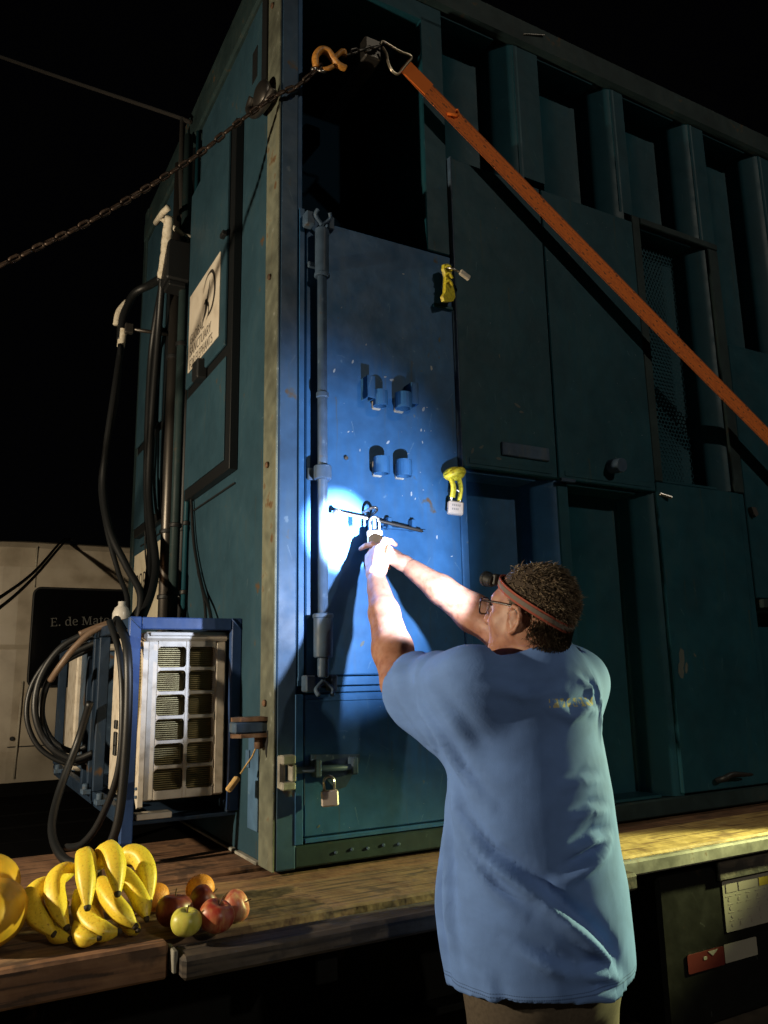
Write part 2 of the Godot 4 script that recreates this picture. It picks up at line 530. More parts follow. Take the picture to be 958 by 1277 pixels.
func strap_material() -> StandardMaterial3D:
	var w := 64
	var h := 512
	var n1 := noise(0.02, 121, 5).get_seamless_image(h, h)
	var im := Image.create(w, h, false, Image.FORMAT_RGB8)
	var a := lin(0.85, 0.19, 0.016)
	var b := lin(0.60, 0.12, 0.014)
	for y in h:
		for x in w:
			var k := 0.86 + 0.14 * (1.0 if (x + y) % 4 < 2 else 0.0)
			if x < 4 or x > w - 5:
				k *= 0.75
			if absi(x - 14) < 1 or absi(x - 49) < 1:
				k *= 0.72
			var v := n1.get_pixel(x * 3, y).r
			var col := a.lerp(b, clampf((v - 0.5) * 2.0, 0.0, 0.7))
			if v < 0.24:
				col = col.lerp(lin(0.10, 0.035, 0.012), clampf((0.30 - v) * 7.0, 0.0, 0.7))
			im.set_pixel(x, y, Color(col.r * k, col.g * k, col.b * k))
	var m := plain(Color.WHITE, 0.8)
	m.albedo_texture = ImageTexture.create_from_image(im)
	return m

func fruit_skin(sd: int, cols: Array) -> StandardMaterial3D:
	var m := tri(plain(Color.WHITE, 0.40), Vector3(9, 3, 9))
	m.albedo_texture = noise_tex(noise(0.025, sd, 5), [0.0, 0.42, 0.62, 1.0], cols, 256)
	return m

# ---------------------------------------------------------------- the scene
func _ready() -> void:
	rng.seed = 7
	var cam := Camera3D.new()
	cam.name = "camera"
	cam.transform = Transform3D(Basis(Vector3(0.8755, -0.0185, 0.4828), Vector3(-0.0812, 0.9794, 0.1848), Vector3(-0.4763, -0.2010, 0.8560)).orthonormalized(), Vector3(-0.8961, 1.6, 2.3101))
	cam.fov = 65.787
	cam.near = 0.05
	cam.far = 400.0
	add_child(cam)
	cam.current = true

	var env := Environment.new()
	env.background_mode = Environment.BG_SKY
	var skym := ProceduralSkyMaterial.new()
	skym.sky_top_color = Color(0.006, 0.006, 0.008)
	skym.sky_horizon_color = Color(0.012, 0.012, 0.013)
	skym.ground_bottom_color = Color(0.004, 0.004, 0.004)
	skym.ground_horizon_color = Color(0.010, 0.010, 0.010)
	skym.sky_curve = 0.15
	env.sky = Sky.new()
	env.sky.sky_material = skym
	env.background_energy_multiplier = 1.0
	env.tonemap_mode = Environment.TONE_MAPPER_LINEAR
	env.tonemap_exposure = 1.0
	env.sdfgi_enabled = true
	env.ssao_enabled = true
	env.ssil_enabled = true
	var we := WorldEnvironment.new()
	we.name = "night_environment"
	we.environment = env
	add_child(we)

	# far floodlight high over the yard, to the right: it throws the strap's shadow down to the left
	var far_light := DirectionalLight3D.new()
	far_light.name = "yard_light"
	far_light.light_color = Color(1.0, 0.96, 0.88)
	far_light.light_energy = 0.155
	far_light.light_angular_distance = 1.5
	far_light.shadow_enabled = true
	far_light.sky_mode = DirectionalLight3D.SKY_MODE_LIGHT_ONLY
	add_child(far_light)
	far_light.look_at_from_position(Vector3(0.30, 0.47, 1.0), Vector3.ZERO)

	# warm work lamp standing on the left
	var left := OmniLight3D.new()
	left.name = "work_lamp_left"
	left.light_color = Color(1.0, 0.92, 0.79)
	left.light_energy = 7.4
	left.light_size = 0.03
	left.omni_range = 40.0
	left.omni_attenuation = 2.0
	left.shadow_enabled = true
	left.position = Vector3(-2.4, 1.95, 0.12)
	add_child(left)

	# yellowish work lamp on the right, aimed low along the trailer's side
	var right := SpotLight3D.new()
	right.name = "work_lamp_right"
	right.light_color = Color(0.97, 0.99, 0.66)
	right.light_energy = 22.0
	right.light_size = 0.04
	right.spot_range = 40.0
	right.spot_attenuation = 2.0
	right.spot_angle = 15.2
	right.spot_angle_attenuation = 0.35
	right.shadow_enabled = true
	add_child(right)
	right.look_at_from_position(Vector3(3.3, 1.72, 0.86), Vector3(0.78, 1.01, 0.685))

	materials()
	build_ground()
	build_trailer()
	build_container()
	build_truck()
	build_rack()
	build_air_conditioners()
	build_cables()
	build_signs()
	build_locks()
	build_lashings()
	build_fruit()
	build_person()

func build_ground() -> void:
	var st := mb()
	bb(st, Vector3(-150, -0.3, -150), Vector3(150, 0, 150), 0.0)
	structure(obj("ground", st, M.earth))

# ---------------------------------------------------------------- trailer
func build_trailer() -> void:
	var t := thing("flatbed_trailer", "long flatbed trailer with worn timber deck carrying the blue container", "trailer", Vector3(1.0, 0, -1.0))
	# planks run along the trailer; each one has its own width, level and wear
	var rows := [[0.125, 0.405, 0.0, "wood2"], [-0.105, 0.118, -0.006, "wood"], [-0.435, -0.118, 0.003, "wood"], [-0.72, -0.465, -0.008, "wood"], [-1.02, -0.74, -0.01, "mat"], [-1.34, -1.04, -0.01, "mat"], [-1.66, -1.36, -0.01, "mat"], [-1.98, -1.68, -0.01, "mat"], [-2.32, -2.0, -0.01, "mat"]]
	for i in rows.size():
		var r: Array = rows[i]
		var cuts := [-4.2, -1.35 - 0.12 * (i % 3), 0.72 + 0.2 * (i % 2), 2.9, 5.6, 8.2]
		for k in cuts.size() - 1:
			var st := mb()
			var dy := rng.randf_range(-0.004, 0.003)
			bb(st, Vector3(cuts[k] + 0.004, DECK - 0.05 + dy + r[2], r[0]), Vector3(cuts[k + 1] - 0.004, DECK + dy + r[2] - 0.001, r[1]), 0.006)
			var mm: Material = M[r[3]]
			if k >= 2 and i == 0:
				mm = M.wood4
			obj("deck_plank", st, mm, t)
	# outer planks along the edge: one proud on the left, a lower dark one in the middle, a grey steel lip on the right
	var st := mb()
	bb(st, Vector3(-4.2, 0.968, 0.412), Vector3(-0.412, DECK + 0.002, 0.448), 0.006)
	obj("edge_board", st, M.wood, t)
	st = mb()
	bb(st, Vector3(-0.396, 0.975, 0.411), Vector3(0.93, DECK - 0.018, 0.505), 0.008)
	obj("edge_board", st, M.wood3, t)
	st = mb()
	bb(st, Vector3(0.94, 0.992, 0.409), Vector3(8.2, DECK - 0.004, 0.438), 0.006)
	obj("edge_rail", st, M.grey_edge, t)
	st = mb()
	bb(st, Vector3(-0.409, 0.985, 0.415), Vector3(-0.399, 1.03, 0.475), 0.002)
	obj("edge_bracket", st, M.grey_edge, t)
	# chassis: main beams, outriggers, box, wheels
	for z in [0.02, -1.75]:
		st = mb()
		bb(st, Vector3(-4.2, 0.93, z - 0.07), Vector3(8.2, 0.955, z + 0.07))
		bb(st, Vector3(-4.2, 0.62, z - 0.008), Vector3(8.2, 0.93, z + 0.008))
		bb(st, Vector3(-4.2, 0.60, z - 0.07), Vector3(8.2, 0.62, z + 0.07))
		obj("main_beam", st, M.chassis, t)
	for i in 16:
		st = mb()
		var x := -4.0 + i * 0.8
		bb(st, Vector3(x - 0.03, 0.86, -2.25), Vector3(x + 0.03, 0.965, 0.37), 0.004)
		obj("cross_member", st, M.chassis, t)
	var tb := mb()
	bb(tb, Vector3(1.13, 0.50, 0.02), Vector3(2.6, 0.955, 0.385), 0.012)
	var tool_box := obj("tool_box", tb, M.chassis, t)
	st = mb()
	bb(st, Vector3(1.40, 0.915, 0.386), Vector3(2.55, 0.972, 0.40), 0.004)
	obj("box_lid", st, M.wood3, tool_box)
	# instruction sticker
	st = mb()
	prism(st, rect(0.27, 0.155, 0.004, 2, Vector2(1.557, 0.832)), Transform3D(Basis(), Vector3(0, 0, 0.3865)), 0.0012)
	var sticker := obj("sticker", st, M.sticker, tool_box)
	sticker.set_meta("label", "white printed instruction sticker with a grey and yellow heading")
	st = mb()
	prism(st, rect(0.055, 0.026, 0.0, 1, Vector2(1.465, 0.886)), Transform3D(Basis(), Vector3(0, 0, 0.3880)), 0.0010)
	prism(st, rect(0.095, 0.026, 0.0, 1, Vector2(1.548, 0.886)), Transform3D(Basis(), Vector3(0, 0, 0.3880)), 0.0010)
	for row in 4:
		for col in 5:
			var cx := 1.452 + col * 0.048 + rng.randf_range(-0.004, 0.004)
			var cy := 0.852 - row * 0.025
			prism(st, rect(rng.randf_range(0.018, 0.034), 0.0022, 0.0, 1, Vector2(cx, cy + 0.010)), Transform3D(Basis(), Vector3(0, 0, 0.3880)), 0.0006)
			if rng.randf() < 0.75:
				var poly := PackedVector2Array()
				var n := rng.randi_range(5, 8)
				for k in n:
					poly.append(Vector2(cx, cy - 0.002) + Vector2.from_angle(TAU * k / n) * rng.randf_range(0.003, 0.0085))
				prism(st, poly, Transform3D(Basis(), Vector3(0, 0, 0.3880)), 0.0006)
	obj("sticker_print", st, M.ink_grey, tool_box).set_meta("kind", "stuff")
	st = mb()
	prism(st, rect(0.05, 0.026, 0.0, 1, Vector2(1.63, 0.886)), Transform3D(Basis(), Vector3(0, 0, 0.3880)), 0.0010)
	obj("sticker_print", st, M.yellow_dull, tool_box)
	# red and white reflector strip
	st = mb()
	prism(st, rect(0.17, 0.055, 0.005, 2, Vector2(1.315, 0.692)), Transform3D(Basis(), Vector3(0, 0, 0.3865)), 0.002)
	var refl := obj("reflector_strip", st, M.red, tool_box)
	refl.set_meta("label", "red half of the reflective strip")
	st = mb()
	prism(st, rect(0.16, 0.055, 0.003, 2, Vector2(1.482, 0.694)), Transform3D(Basis(), Vector3(0, 0, 0.3865)), 0.002)
	prism(st, PackedVector2Array([Vector2(1.325, 0.715), Vector2(1.345, 0.700), Vector2(1.372, 0.716)]), Transform3D(Basis(), Vector3(0, 0, 0.3887)), 0.001)
	prism(st, rect(0.016, 0.010, 0.003, 2, Vector2(1.31, 0.699)), Transform3D(Basis(), Vector3(0, 0, 0.3887)), 0.001)
	obj("reflector_strip", st, M.sticker, tool_box)
	for x in [3.4, 4.6, 5.8]:
		for z in [0.02, -1.95]:
			var w := mb()
			var prof := [Vector2(0.14, -0.12), Vector2(0.38, -0.13), Vector2(0.47, -0.10), Vector2(0.48, 0.0), Vector2(0.47, 0.10), Vector2(0.38, 0.13), Vector2(0.14, 0.12)]
			lathe(w, prof, Transform3D(Basis(), Vector3(x, 0.48, z)), 32)
			cyl(w, Vector3(x, 0.48, z - 0.11), Vector3(x, 0.48, z + 0.11), 0.16, -1.0, 20)
			obj("wheel", w, M.rubber, t)

# ---------------------------------------------------------------- container
func build_container() -> void:
	var c := thing("transport_container", "tall blue steel transport container with locked side doors, standing on the trailer deck", "container", Vector3(2.5, DECK, -1.1))
	var st: SurfaceTool
	var L := 6.0
	var H := 4.42
	var D := -2.24
	# shell: far walls, roof and floor
	st = mb()
	bb(st, Vector3(0.1, DECK + 0.01, D), Vector3(L, DECK + 0.06, -0.36))
	obj("floor", st, M.chassis, c)
	st = mb()
	bb(st, Vector3(0.02, H - 0.06, D + 0.01), Vector3(L, H - 0.02, -0.02))
	obj("roof", st, M.rail, c)
	st = mb()
	bb(st, Vector3(0.05, DECK + 0.06, D), Vector3(L, H - 0.06, D + 0.03))
	obj("rear_wall", st, M.teal, c)
	st = mb()
	bb(st, Vector3(L - 0.03, DECK + 0.06, D + 0.03), Vector3(L, H - 0.06, -0.02))
	obj("end_wall", st, M.teal, c)
	# corner post: blue front flange and weathered side face
	st = mb()
	bb(st, Vector3(0.004, DECK + 0.002, -0.122), Vector3(0.072, H, 0.0), 0.006)
	obj("corner_post", st, M.post_front, c)
	st = mb()
	bb(st, Vector3(-0.004, DECK + 0.002, -0.118), Vector3(0.0038, H, -0.001), 0.003)
	var pf := obj("post_face", st, M.post, c)
	pf.set_meta("label", "rust-streaked olive side face of the corner post")
	# holes and bolts on the post's side face
	for y in [4.05, 3.72, 2.95, 2.28, 1.52]:
		st = mb()
		cyl(st, Vector3(-0.013, y, -0.068), Vector3(-0.004, y, -0.068), 0.011, 0.011, 10)
		obj("bolt", st, M.rust, c)
	st = mb()
	prism(st, PackedVector2Array([Vector2(-0.03, 1.44), Vector2(-0.012, 1.44), Vector2(-0.012, 1.405), Vector2(-0.018, 1.39), Vector2(-0.022, 1.36), Vector2(-0.030, 1.37), Vector2(-0.038, 1.41)]), Transform3D(Basis(Vector3(0, 0, 1), Vector3(0, 1, 0), Vector3(-1, 0, 0)), Vector3(-0.0045, 0.0, -0.03)), 0.0015)
	obj("rust_hole", st, M.black, c)
	# door frame edges
	for e in [[0.0745, 0.094, 1.585, 3.20], [0.066, 0.092, 1.11, 1.545]]:
		st = mb()
		bb(st, Vector3(e[0], e[2], -0.03), Vector3(e[1], e[3], 0.0025), 0.0015)
		obj("door_frame", st, M.blue, c)
	st = mb()
	bb(st, Vector3(0.072, DECK + 0.002, -0.12), Vector3(0.099, H - 0.1, -0.032), 0.002)
	obj("frame_back", st, M.blue, c)
	# dark opening above the first door
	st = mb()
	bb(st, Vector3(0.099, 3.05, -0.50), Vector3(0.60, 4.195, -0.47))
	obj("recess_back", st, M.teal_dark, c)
	st = mb()
	bb(st, Vector3(0.60, 3.178, -1.6), Vector3(0.704, 4.22, 0.0), 0.004)
	obj("panel_strip", st, M.teal, c)
	st = mb()
	bb(st, Vector3(0.099, 4.20, -1.6), Vector3(0.704, 4.289, 0.0), 0.004)
	obj("lintel", st, M.teal, c)
	st = mb()
	bb(st, Vector3(0.060, 3.05, -1.6), Vector3(0.0985, 4.19, -0.125), 0.004)
	obj("recess_side", st, M.teal, c)
	st = mb()
	bb(st, Vector3(0.099, 3.05, -1.6), Vector3(0.60, 3.09, -0.037), 0.004)
	obj("recess_floor", st, M.teal, c)
	# first door, upper leaf
	st = mb()
	bb(st, Vector3(0.100, 1.600, -0.035), Vector3(0.704, 3.172, 0.0), 0.004)
	var door := obj("door", st, M.blue, c)
	door.set_meta("label", "upper blue door leaf lit by the headlamp")
	door_details(door)
	# lower leaf
	st = mb()
	bb(st, Vector3(0.072, 1.569, -0.035), Vector3(0.704, 1.596, 0.001), 0.002)
	obj("sill_bar", st, M.blue, c)
	st = mb()
	bb(st, Vector3(0.097, 1.548, -0.035), Vector3(0.704, 1.565, -0.002), 0.002)
	obj("sill_bar", st, M.blue, c)
	st = mb()
	bb(st, Vector3(0.097, 1.128, -0.035), Vector3(0.704, 1.545, -0.004), 0.004)
	var low := obj("door", st, M.blue, c)
	low.set_meta("label", "lower blue door leaf with a bolt and padlock")
	st = mb()
	bb(st, Vector3(0.102, 1.522, -0.004), Vector3(0.70, 1.528, 0.0), 0.001)
	obj("trim", st, M.blue, low)
	st = mb()
	bb(st, Vector3(0.099, 1.112, -0.035), Vector3(0.704, 1.125, 0.003), 0.0015)
	obj("trim", st, M.blue, low)
	bolt_details(low)
	st = mb()
	bb(st, Vector3(0.066, DECK + 0.004, -0.12), Vector3(L, 1.108, -0.001), 0.006)
	var rail := obj("bottom_rail", st, M.rail, c)
	for i in 5:
		st = mb()
		cyl(st, Vector3(0.20 + i * 0.055, 1.075 + 0.003 * (i % 2), -0.002), Vector3(0.20 + i * 0.055, 1.075 + 0.003 * (i % 2), 0.004), 0.005, -1.0, 8)
		obj("bolt", st, M.galv, rail)
	# second and third doors: raised plates
	for d in [[0.712, 1.163, "second"], [1.169, 1.702, "third"]]:
		st = mb()
		bb(st, Vector3(d[0], 2.337, -0.03), Vector3(d[1], 3.60, 0.014), 0.004)
		var dd := obj("door", st, M.teal, c)
		st = mb()
		bb(st, Vector3(d[0] + 0.03, 2.352, 0.014), Vector3(d[1] - 0.03, 2.372, 0.0165), 0.001)
		obj("hem", st, M.teal, dd)
		if d[2] == "third":
			cyl2(dd, "stub", Vector3(1.452, 2.418, 0.014), Vector3(1.452, 2.41, 0.075), 0.030)
		else:
			st = mb()
			bb(st, Vector3(0.89, 2.40, 0.014), Vector3(1.12, 2.452, 0.024), 0.004)
			obj("plate", st, M.galv, dd)
	st = mb()
	bb(st, Vector3(1.166, 2.325, 0.015), Vector3(1.24, 2.340, 0.03), 0.002)
	obj("lip", st, M.galv, c)
	# raised bright edge on the left of the second door
	st = mb()
	bb(st, Vector3(0.7055, 2.33, -0.02), Vector3(0.7115, 3.60, 0.02), 0.0015)
	obj("door_edge", st, M.galv, c)
	# recessed bays below the doors and the posts between them
	bay(c, 0.735, 1.166, 1.11, 2.335, 0.13, "blue")
	bay(c, 1.225, 1.702, 1.11, 2.335, 0.13, "teal")
	st = mb()
	bb(st, Vector3(0.7045, 1.11, -0.03), Vector3(0.735, 2.335, 0.004), 0.004)
	obj("frame_strip", st, M.blue, c)
	st = mb()
	bb(st, Vector3(1.166, 1.11, -0.26), Vector3(1.225, 2.325, 0.0), 0.005)
	obj("frame_strip", st, M.teal, c)
	# mesh-covered opening
	st = mb()
	bb(st, Vector3(1.705, 2.385, -0.24), Vector3(1.757, 3.64, 0.010), 0.004)
	obj("opening_frame", st, M.rail, c)
	st = mb()
	bb(st, Vector3(1.757, 3.605, -0.10), Vector3(2.285, 3.64, 0.012), 0.004)
	obj("opening_frame", st, M.rail, c)
	st = mb()
	bb(st, Vector3(2.215, 2.385, -0.24), Vector3(2.285, 3.605, 0.010), 0.004)
	obj("opening_frame", st, M.rail, c)
	bay(c, 1.757, 2.215, 2.39, 3.605, 0.13, "teal")
	perforated(c)
	# lower right door
	st = mb()
	bb(st, Vector3(1.708, 1.118, -0.03), Vector3(2.238, 2.382, 0.012), 0.004)
	var ld := obj("door", st, M.teal, c)
	ld.set_meta("label", "low plain door with a dark handle near its bottom edge")
	st = mb()
	tube(st, curve([Vector3(1.915, 1.155, 0.012), Vector3(1.905, 1.165, 0.05), Vector3(1.94, 1.178, 0.060), Vector3(2.03, 1.172, 0.060), Vector3(2.07, 1.168, 0.055)]), [0.02, 0.02, 0.02, 0.02, 0.02, 0.02, 0.02, 0.019, 0.018, 0.017, 0.016, 0.016, 0.015, 0.015, 0.014, 0.013, 0.012, 0.011, 0.010, 0.010, 0.009, 0.008, 0.007, 0.006, 0.005], 8, 0.6)
	obj("handle", st, M.black, ld)
	st = mb()
	cyl(st, Vector3(1.722, 2.33, 0.012), Vector3(1.775, 2.315, 0.03), 0.008, -1.0, 8)
	obj("pin", st, M.steel, ld)
	st = mb()
	bb(st, Vector3(2.242, 1.11, -0.2), Vector3(2.284, 2.383, 0.004), 0.004)
	obj("frame_strip", st, M.teal, c)
	# right-hand panels beyond
	st = mb()
	bb(st, Vector3(2.289, 1.905, -0.03), Vector3(3.6, 3.118, 0.006), 0.004)
	obj("side_panel", st, M.teal, c)
	st = mb()
	bb(st, Vector3(2.30, 1.86, -0.02), Vector3(3.6, 1.90, 0.03), 0.004)
	obj("ledge", st, M.rail, c)
	st = mb()
	prism(st, PackedVector2Array([Vector2(2.30, 2.32), Vector2(2.33, 2.32), Vector2(2.345, 2.29), Vector2(2.325, 2.275), Vector2(2.31, 2.29)]), Transform3D(Basis(), Vector3(0, 0, 0.006)), 0.02)
	obj("latch_tab", st, M.dark_steel, c)
	bay(c, 2.289, 3.2, 1.11, 1.86, 0.13, "teal")
	bay(c, 2.289, 2.72, 3.125, 4.285, 0.13, "teal")
	# corrugated wall above the doors
	bay(c, 0.704, 1.075, 3.60, 4.285, 0.13, "teal")
	bay(c, 1.212, 1.647, 3.60, 4.285, 0.13, "teal")
	bay(c, 1.730, 2.180, 3.64, 4.285, 0.13, "teal")
	for e in [[1.075, 1.212], [1.647, 1.730], [2.180, 2.2885], [2.72, 2.86]]:
		st = mb()
		bb(st, Vector3(e[0], 3.645 if e[0] < 2.2 else 3.12, -0.2), Vector3(e[1], 4.285, -0.002), 0.001)
		obj("corrugation", st, M.teal, c)
	bay(c, 2.86, 3.4, 3.125, 4.285, 0.13, "teal")
	st = mb()
	bb(st, Vector3(3.4, 3.125, -0.06), Vector3(L, 4.285, -0.03))
	obj("side_panel", st, M.teal, c)
	st = mb()
	bb(st, Vector3(3.605, 1.11, -0.06), Vector3(L, 3.12, -0.03))
	obj("side_panel", st, M.teal, c)
	st = mb()
	bb(st, Vector3(0.072, 4.289, -0.12), Vector3(L, H, 0.022), 0.012)
	var tr := obj("top_rail", st, M.rail, c)
	st = mb()
	cyl(st, Vector3(1.12, 4.335, 0.024), Vector3(1.235, 4.375, 0.03), 0.004, 0.004, 6)
	obj("wire_end", st, M.steel, tr)
	build_short_side(c)
	paint_marks(c)

func cyl2(parent: Node, called: String, a: Vector3, b: Vector3, r: float) -> void:
	var st := mb()
	cyl(st, a, b, r, -1.0, 20)
	obj(called, st, M.galv, parent)

# a recess between x0 and x1: back sheet, rolled side toward the right, top and bottom closing plates
func bay(c: Node, x0: float, x1: float, y0: float, y1: float, d: float, key: String) -> void:
	var st := mb()
	var p := PackedVector3Array()
	var t := PackedInt32Array()
	var xi := x1 - 0.092
	var prof: Array = [Vector2(x0, -0.01), Vector2(x0, -d), Vector2(lerpf(x0, x1, 0.5), -d)]
	for k in 6:
		var a := PI / 2 * k / 5.0
		prof.append(Vector2(xi - 0.02 + 0.02 * sin(a), -d + 0.02 - 0.02 * cos(a)))
	prof.append_array([Vector2(xi + 0.002, -0.066), Vector2(xi + 0.008, -0.056), Vector2(xi + 0.018, -0.048), Vector2(x1 - 0.030, -0.017), Vector2(x1 - 0.014, -0.009), Vector2(x1 + 0.004, -0.004), Vector2(x1 + 0.022, -0.0005)])
	for i in prof.size():
		p.append(Vector3(prof[i].x, y0, prof[i].y))
		p.append(Vector3(prof[i].x, y1, prof[i].y))
	for i in prof.size() - 1:
		t.append_array([2 * i, 2 * i + 1, 2 * i + 3, 2 * i, 2 * i + 3, 2 * i + 2])
	block_open(st, p, t, Vector3((x0 + x1) / 2, (y0 + y1) / 2, 1.0))
	bb(st, Vector3(x0, y1 - 0.012, -d), Vector3(xi - 0.002, y1, -0.012), 0.002)
	bb(st, Vector3(x0, y0, -d), Vector3(x1 - 0.09, y0 + 0.012, -0.012), 0.002)
	obj("bay", st, M[key], c)

# open sheet: normals turned toward a point
func block_open(st: SurfaceTool, p: PackedVector3Array, idx: PackedInt32Array, towards: Vector3) -> void:
	st.set_smooth_group(0)
	for i in range(0, idx.size(), 3):
		var a := p[idx[i]]
		var b := p[idx[i + 1]]
		var c := p[idx[i + 2]]
		var out := (b - a).cross(c - a).dot(towards - a) > 0.0
		for q in ([a, c, b] if out else [a, b, c]):
			st.set_uv(Vector2.ZERO)
			st.add_vertex(q)

# perforated sheet with round holes behind the strap
func perforated(c: Node) -> void:
	var st := mb()
	var x0 := 1.762
	var x1 := 2.06
	var pitch := 0.021
	var z := -0.085
	var n := 0
	var p := PackedVector3Array()
	var t := PackedInt32Array()
	var row := 0
	var y := 2.41
	while y < 3.58:
		var x := x0 + (pitch * 0.5 if row % 2 else 0.0) + pitch * 0.5
		while x < x1:
			# one cell of the sheet: hexagon with a hexagonal hole
			var base := p.size()
			for k in 6:
				var a := PI / 6 + PI / 3 * k
				p.append(Vector3(x + cos(a) * pitch * 0.578, y + sin(a) * pitch * 0.578, z))
				p.append(Vector3(x + cos(a) * pitch * 0.40, y + sin(a) * pitch * 0.40, z))
			for k in 6:
				var k2 := (k + 1) % 6
				t.append_array([base + 2 * k, base + 2 * k2, base + 2 * k2 + 1, base + 2 * k, base + 2 * k2 + 1, base + 2 * k + 1])
			x += pitch
			n += 1
		row += 1
		y += pitch * 0.866
	block_open(st, p, t, Vector3(1.9, 3, 2))
	var o := obj("perforated_sheet", st, M.teal, c)
	o.set_meta("kind", "stuff")

# everything fixed on the upper leaf of the first door
func door_details(door: Node) -> void:
	var st := mb()
	# four round stubs and two square ones
	for s in [[0.362, 2.560, 2.505, 0.026], [0.452, 2.564, 2.508, 0.030], [0.361, 2.322, 2.265, 0.028], [0.449, 2.322, 2.265, 0.028]]:
		pipe_stub(door, Vector3(s[0], (s[1] + s[2]) / 2, 0.0), s[3], s[1] - s[2])
	for s in [[0.322, 2.572], [0.497, 2.575]]:
		st = mb()
		var w := 0.030
		var y0: float = s[1] - 0.045
		var y1: float = s[1] + 0.035
		for q in [[Vector3(s[0] - w / 2, y0, 0.0), Vector3(s[0] - w / 2 + 0.004, y1, 0.05)], [Vector3(s[0] + w / 2 - 0.004, y0, 0.0), Vector3(s[0] + w / 2, y1, 0.05)], [Vector3(s[0] - w / 2 + 0.004, y0, 0.046), Vector3(s[0] + w / 2 - 0.004, y1, 0.05)]]:
			bb(st, q[0], q[1], 0.001)
		obj("square_stub", st, M.blue, door)
	# locking bar: pipe, collars and the forked ends
	st = mb()
	tube(st, PackedVector3Array([Vector3(0.143, 1.77, 0.038), Vector3(0.143, 3.12, 0.038)]), 0.0160, 16)
	var bar := obj("locking_bar", st, M.galv, door)
	for e in [[2.945, 3.115, 0.024], [2.935, 2.948, 0.027], [2.500, 2.520, 0.021], [2.222, 2.268, 0.029], [1.655, 1.782, 0.030], [1.775, 1.790, 0.033], [1.595, 1.655, 0.018]]:
		st = mb()
		cyl(st, Vector3(0.143, e[0], 0.038), Vector3(0.143, e[1], 0.038), e[2], -1.0, 18)
		obj("collar", st, M.galv, bar)
	for e in [[2.205, 2.285], [2.96, 3.02]]:
		st = mb()
		bb(st, Vector3(0.105, e[0] + 0.02, 0.0), Vector3(0.181, e[1] - 0.02, 0.012), 0.002)
		obj("bracket", st, M.galv, bar)
	for e in [[1.572, -1.0], [3.145, 1.0]]:
		# a forked claw: two hooked jaws on a hub
		for s in [-1.0, 1.0]:
			st = mb()
			var q := curve([Vector3(0.143, e[0] - 0.012 * e[1], 0.038), Vector3(0.143 + s * 0.018, e[0] + 0.003 * e[1], 0.042), Vector3(0.143 + s * 0.028, e[0] + 0.016 * e[1], 0.048), Vector3(0.143 + s * 0.022, e[0] + 0.031 * e[1], 0.056)], 4)
			tube(st, q, 0.0085, 8, 0.8)
			obj("claw", st, M.galv, bar)
		for kx in [[0.085, 0.118], [0.168, 0.192]]:
			st = mb()
			bb(st, Vector3(kx[0], e[0] - 0.020, 0.0), Vector3(kx[1], e[0] + 0.03, 0.04), 0.004)
			obj("keeper", st, M.galv, bar)
	# horizontal latch rod, its staple and slot
	st = mb()
	bb(st, Vector3(0.375, 2.084, 0.0), Vector3(0.548, 2.090, 0.014), 0.001)
	var latch := obj("latch", st, M.blue, door)
	st = mb()
	tube(st, curve([Vector3(0.190, 2.118, 0.020), Vector3(0.196, 2.126, 0.038), Vector3(0.215, 2.116, 0.040), Vector3(0.33, 2.103, 0.040), Vector3(0.50, 2.082, 0.036), Vector3(0.515, 2.081, 0.030)], 5), 0.006, 8)
	obj("latch_rod", st, M.dark_steel, latch)
	for x in [0.262, 0.395, 0.49]:
		st = mb()
		bb(st, Vector3(x - 0.008, 2.080, 0.0), Vector3(x + 0.008, 2.120, 0.032), 0.003)
		obj("guide", st, M.blue, latch)
	st = mb()
	tube(st, curve([Vector3(0.308, 2.132, 0.0), Vector3(0.310, 2.138, 0.040), Vector3(0.322, 2.142, 0.058), Vector3(0.335, 2.135, 0.048), Vector3(0.338, 2.125, 0.0)], 5), 0.005, 8)
	obj("staple", st, M.dark_steel, latch)
	st = mb()
	bb(st, Vector3(0.318, 2.068, 0.012), Vector3(0.342, 2.112, 0.056), 0.004)
	obj("hasp", st, M.galv, latch)
	# keyhole boss
	st = mb()
	cyl(st, Vector3(0.245, 2.315, 0.0), Vector3(0.245, 2.315, 0.010), 0.007, -1.0, 10)
	obj("stud", st, M.dark_steel, door)
	st = mb()
	cyl(st, Vector3(0.487, 2.325, 0.0), Vector3(0.487, 2.325, 0.012), 0.006, -1.0, 10)
	obj("stud", st, M.galv, door)
	# welded ledge near the upper padlock
	st = mb()
	bb(st, Vector3(0.615, 2.945, 0.0), Vector3(0.70, 2.96, 0.012), 0.003)
	obj("weld_ledge", st, M.teal, door)

func pipe_stub(parent: Node, at: Vector3, r: float, h: float) -> void:
	# short length of pipe standing off the door, open at both ends
	var st := mb()
	var n := 18
	var p := PackedVector3Array()
	var t := PackedInt32Array()
	for k in n:
		var a := TAU * k / n
		for e in [[r, -h / 2], [r, h / 2], [r - 0.005, h / 2], [r - 0.005, -h / 2]]:
			p.append(at + Vector3(cos(a) * e[0], e[1], r + 0.012 + sin(a) * e[0]))
	for k in n:
		var k2 := (k + 1) % n
		for j in 4:
			var j2 := (j + 1) % 4
			t.append_array([4 * k + j, 4 * k + j2, 4 * k2 + j2, 4 * k + j, 4 * k2 + j2, 4 * k2 + j])
	block(st, p, t, false)
	var o := obj("pipe_stub", st, M.blue, parent)
	st = mb()
	bb(st, at + Vector3(-r * 0.6, -h / 2 - 0.004, 0.0), at + Vector3(r * 0.6, h / 2 - 0.006, 0.016), 0.004)
	obj("weld", st, M.grey_edge, o)

